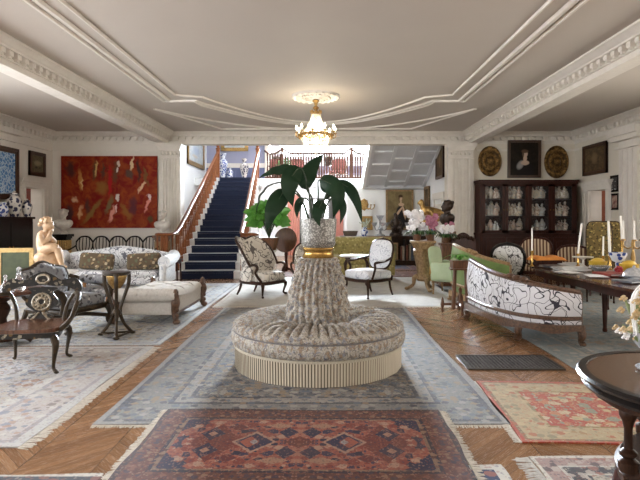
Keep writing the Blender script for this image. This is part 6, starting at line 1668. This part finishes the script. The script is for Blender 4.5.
# orange folded cloth on a lidded box
bx = thing('wooden_box', 'dark wooden box under the orange cloth at the far left of the dining table', 'box', (3.66, 8.72, ZT), .1)
MB().box(0, 0, 0, .40, .26, .09).build('body', M['mahog'], bx); MB().box(0, 0, .09, .42, .28, .03).build('lid', M['mahog'], bx)
def fn(u, v):
    x, y = (u - .5) * .52, (v - .5) * .34; e = max(abs(u - .5) * 2, abs(v - .5) * 2)
    return (x, y, .028 + .018 * math.sin(u * 11 + v * 3) * math.sin(v * 6) - .05 * max(0, e - .82) / .18)
tag(MB().sheet(fn, 30, 20, .012).build('folded_cloth', mat('orange_cloth', (.58, .22, .035), .85, c2=(.45, .15, .02), sc=8), loc=(3.66, 8.72, ZT + .125), rz=.1), 'bright orange cloth folded over the dark box on the dining table', 'cloth')
def candle(label, px_, D, hb, hc_, lean=0, r=.013):
    t = onT('candlestick', label, 'candlestick', px_, D)
    MB().lathe([(0, 0), (.055, 0), (.06, .012), (.03, .025), (.015, .05), (.022, hb * .35), (.012, hb * .5), (.02, hb * .8), (.028, hb), (.0, hb)], 14).build('stick', M['brass'], t)
    MB().tube([(0, 0, hb), (lean * hc_, 0, hb + hc_)], [r, r * .85], 10).build('candle', M['candle'], t)
    return t
candle('brass candlestick with a tall thin white candle at the far left of the dining table', 532, 8.55, .26, .36, .0, .012)
candle('brass candlestick with a tilted white candle right of the striped chairs', 578, 8.45, .22, .48, .12, .015)
candle('tall brass candlestick with a thick crooked white candle in the middle of the dining table', 610, 7.9, .22, .52, -.05, .02)
candle('low brass candlestick with a slim white candle left of the crooked thick one', 603, 8.2, .2, .3, .02, .013)
candle('tall brass candlestick with a tapered candle behind the blue and white bowl', 622, 8.55, .42, .40, -.06, .017)
cl_ = onT('candelabrum', 'gilt branched candelabrum with a white candle at the right edge of the picture', 'candelabrum', 633, 8.0)
MB().lathe([(0, 0), (.08, 0), (.085, .015), (.03, .04), (.02, .1), (.035, .18), (.016, .3), (.03, .38), (.02, .44), (0, .45)], 16).build('stem', M['gilt'], cl_)
for k in range(3):
    a = 2 * PI * k / 3 + .1
    ar = MB().tube(cr([(0, 0, .36), (.07 * math.cos(a), .07 * math.sin(a), .32), (.14 * math.cos(a), .14 * math.sin(a), .36), (.14 * math.cos(a), .14 * math.sin(a), .44)], 5), .012, 6).lathe([(0, .43), (.04, .44), (.03, .46), (0, .47)], 10, (.14 * math.cos(a), .14 * math.sin(a), 0)).build('arm', M['gilt'], cl_)
    MB().lathe([(.016, .46), (.014, .74), (0, .75)], 8, (.14 * math.cos(a), .14 * math.sin(a), 0)).build('candle', M['candle'], ar)
bo = onT('footed_bowl', 'blue and white footed bowl between the yellow bowls on the dining table', 'bowl', 618, 7.75)
MB().lathe([(0, 0), (.08, 0), (.07, .03), (.035, .06), (.035, .13), (.08, .16), (.12, .24), (.125, .28), (.115, .28), (0, .2)], 22).build('body', M['bw'], bo)
M['yel'] = mat('yellow_glaze', (.62, .42, .06), .25, c2=(.48, .3, .03), sc=8)
for lab, px_ in (('round yellow bowl left of the blue and white footed bowl', 598), ('round yellow bowl right of the blue and white footed bowl', 629)):
    t = onT('yellow_bowl', lab, 'bowl', px_, 8.05 if px_ < 610 else 7.55)
    MB().lathe([(0, 0), (.05, 0), (.07, .015), (.12, .07), (.13, .13), (.12, .13), (.10, .06), (0, .03)], 20).build('body', M['yel'], t)
    MB().ell(0, 0, .12, .10, .10, .06).build('fruit', mat('lemon', (.66, .45, .07), .4, c2=(.55, .34, .03)), t)
ck = onT('cake_stand', 'white cake stand on the dining table before the floral chairs', 'stand', 583, 8.3)
MB().lathe([(0, 0), (.07, 0), (.06, .02), (.02, .05), (.018, .13), (.05, .155), (.15, .165), (.155, .18), (0, .178)], 24).build('body', M['stone'], ck)
rb = onT('red_ornament', 'small round red ornament in front of the footed bowl on the dining table', 'ornament', 619, 7.42)
mb = MB()
for i in range(16):
    a, b = i * 2.4, i / 16 * PI; mb.ell(.04 * math.sin(b) * math.cos(a), .04 * math.sin(b) * math.sin(a), .055 - .04 * math.cos(b), .022, .022, .022, 8, 6)
mb.build('petals', mat('red_petal', (.36, .02, .025), .5, c2=(.22, .01, .015)), rb)
gl = onT('glass_dish', 'shallow glass dish in the middle of the dining table', 'dish', 600, 7.75)
MB().lathe([(0, 0), (.07, 0), (.12, .05), (.15, .08), (.145, .085), (.06, .015), (0, .01)], 24).build('body', M['glass'], gl)
sv = onT('silver_dome', 'silver domed dish at the right end of the dining table', 'dish', 634, 7.0)
MB().lathe([(0, 0), (.17, 0), (.18, .012), (.14, .02), (.13, .06), (.08, .11), (.015, .13), (.02, .15), (0, .16)], 24).build('body', M['silverm'], sv)

# striped chairs and floral high backs round the table
t = NT('brown_stripe'); sx_ = t.sep(t.obj()); sn = t.m_('SINE', t.m_('MULTIPLY', sx_[0], 95.0))
M['stripe'] = t.fin(t.mix(t.smooth(sn, -.3, .3), (.10, .045, .025), (.48, .36, .24)), .8, 0, .2)
for lab, x, y, rz in (('striped brown and cream balloon back chair before the china cabinet, left of two', 4.74, 11.72, 150), ('lower striped brown and cream chair behind the tilted candle, right of two', 5.08, 10.6, 140)):
    t = thing('striped_chair', lab, 'chair', (x, y, .012), R(rz)); fauteuil(t, .72, .6, .46, 1.10 if x < 5 else .98, M['stripe'], M['mahog'], .16, .75, .05, .024, False, .13)
M['flor'] = fabric_floral('gold_floral', [(.13, .09, .03), (.32, .24, .08), (.05, .035, .015), (.10, .08, .03), (.38, .29, .12), (.04, .04, .02)], sc=22)
for lab, x, y, rz in (('high back chair in gold floral cloth left one of the pair by the right doorway', 5.02, 9.65, -25), ('high back chair in gold floral cloth right one of the pair by the right doorway', 5.66, 10.45, -22)):
    t = thing('floral_chair', lab, 'chair', (x, y, .012), R(rz)); fauteuil(t, .48, .54, .48, 1.45, M['flor'], M['darkw'], .08, .35, .02, .016, False, .13, None, 'turned', False)

# ------------------------------------------------------------------ carved round table with urn in the near right corner
rt = thing('carved_round_table', 'carved dark round table in the near right corner carrying the urn of dried flowers', 'table', (1.66, 2.32, 0))
M['dktop'] = wood('round_top_wood', (.13, .068, .034), (.085, .043, .022), .22)
MB().lathe([(0, .765), (.46, .765), (.46, .80), (.0, .80)], 64).build('table_top', M['dktop'], rt)
MB().lathe([(.44, .725), (.475, .735), (.485, .75), (.47, .762), (.495, .775), (.505, .79), (.495, .802), (.46, .803), (.46, .765)], 72).build('rim', M['black'], rt)
MB().lathe([(.41, .695), (.43, .70), (.44, .725), (.41, .725)], 48, wob=lambda a, t: .02 * abs(math.sin(a * 8)) * (1 - t)).build('apron', M['darkw'], rt)
for k in range(4):
    a = PI + k * PI / 2 + .12; x, y = .355 * math.cos(a), .355 * math.sin(a)
    MB().lathe([(.04, .42), (.042, .46), (.022, .475), (.036, .49), (.036, .50), (.018, .515), (.017, .60), (.024, .63), (.036, .655), (.037, .675), (.028, .695), (.02, .70)], 16, (x, y, 0)).build('column', M['darkw'], rt)
mb = MB().lathe([(.06, .1), (.09, .14), (.05, .2), (.09, .3), (.06, .38), (.1, .5), (.07, .58), (.12, .70)], 20, wob=lambda a, t: .08 * abs(math.sin(a * 5)))
mb.build('centre_column', M['carve'], rt)
MB().lathe([(0, .34), (.33, .34), (.38, .36), (.385, .40), (.36, .43), (0, .43)], 48, wob=lambda a, t: -.12 * abs(math.sin(a * 2 - .24)) ** .7).build('lower_platform', M['darkw'], rt)
for k in range(4):
    a = PI / 4 + k * PI / 2 + .62
    mb = MB().tube(cr([(.30 * math.cos(a), .30 * math.sin(a), .36), (.34 * math.cos(a), .34 * math.sin(a), .24), (.37 * math.cos(a), .37 * math.sin(a), .12), (.42 * math.cos(a), .42 * math.sin(a), .035)], 5), [.06, .05, .04, .034], 10)
    mb.build('foot', M['mahog'], rt)
ur = thing('flower_urn', 'small silver urn of gilded and white dried flowers on the carved round table', 'urn', (1.54, 2.45, .803)); ur.scale = (1.4, 1.4, 1.15)
MB().lathe([(0, 0), (.06, 0), (.064, .008), (.045, .02), (.018, .035), (.018, .05), (.05, .075), (.068, .11), (.07, .15), (.062, .15), (0, .12)], 24).build('body', M['silverm'], ur)
mb = MB(); lf = MB(); wf = MB()
for i in range(130):
    a = random.uniform(0, 6.28); e = random.uniform(.1, 1.9); q = random.uniform(.06, .15)
    p = Vector((q * math.sin(e) * math.cos(a), q * math.sin(e) * math.sin(a), .15 + q * 1.25 * math.cos(e)))
    tgt = (mb, wf, lf)[0 if i % 5 in (0, 1, 3) else (1 if i % 5 == 2 else 2)]
    if tgt is lf: blade(lf, [p * .6 + Vector((0, 0, .05)), p * .9 + Vector((0, 0, .015)), p * 1.1], .03, .2, None, 5)
    else:
        for k in range(5):
            b = 2 * PI * k / 5; tgt.ell(p.x + .008 * math.cos(b), p.y + .005 * math.sin(b * 2), p.z + .008 * math.sin(b), .007, .006, .006, 6, 5)
tag(mb.build('gilded_flowers', mat('dried_gold', (.50, .34, .16), .5, .2, c2=(.66, .52, .32), sc=30), ur), kind='stuff'); tag(wf.build('white_flowers', M['orw'], ur), kind='stuff'); lf.build('leaves', mat('sage_leaf', (.28, .32, .16), .6, c2=(.14, .19, .07), sc=12), ur, ang=70)
MB().tube(cr([(-.065, 0, .14), (-.075, 0, .28), (-.03, 0, .345), (.03, 0, .345), (.075, 0, .28), (.065, 0, .14)], 6), .005, 8).tube(cr([(-.065, .015, .14), (-.075, .015, .28), (-.03, .015, .35), (.03, .015, .35), (.075, .015, .28), (.065, .015, .14)], 6), .004, 8).build('handle', M['white'], ur)

# ------------------------------------------------------------------ light
point('chandelier_glow', (-.16, 10.5, 3.30), 13, (1.0, .88, .68), .25)
point('chandelier_low_glow', (-.16, 10.5, 2.98), 10, (1.0, .88, .68), .2)
bl_ = area('balcony_daylight', (.0, 25.3, 4.86), (R(-76), 0, 0), 4.6, .6, 950, (.80, .90, 1.0)); bl_.data.spread = R(50)
area('stair_skylight', (-.8, 19.6, 5.45), (0, 0, 0), 6.0, 3.4, 130, (.88, .94, 1.0))  # unseen overhead lamp added to brighten the stair hall
SC.view_settings.exposure = 1.34
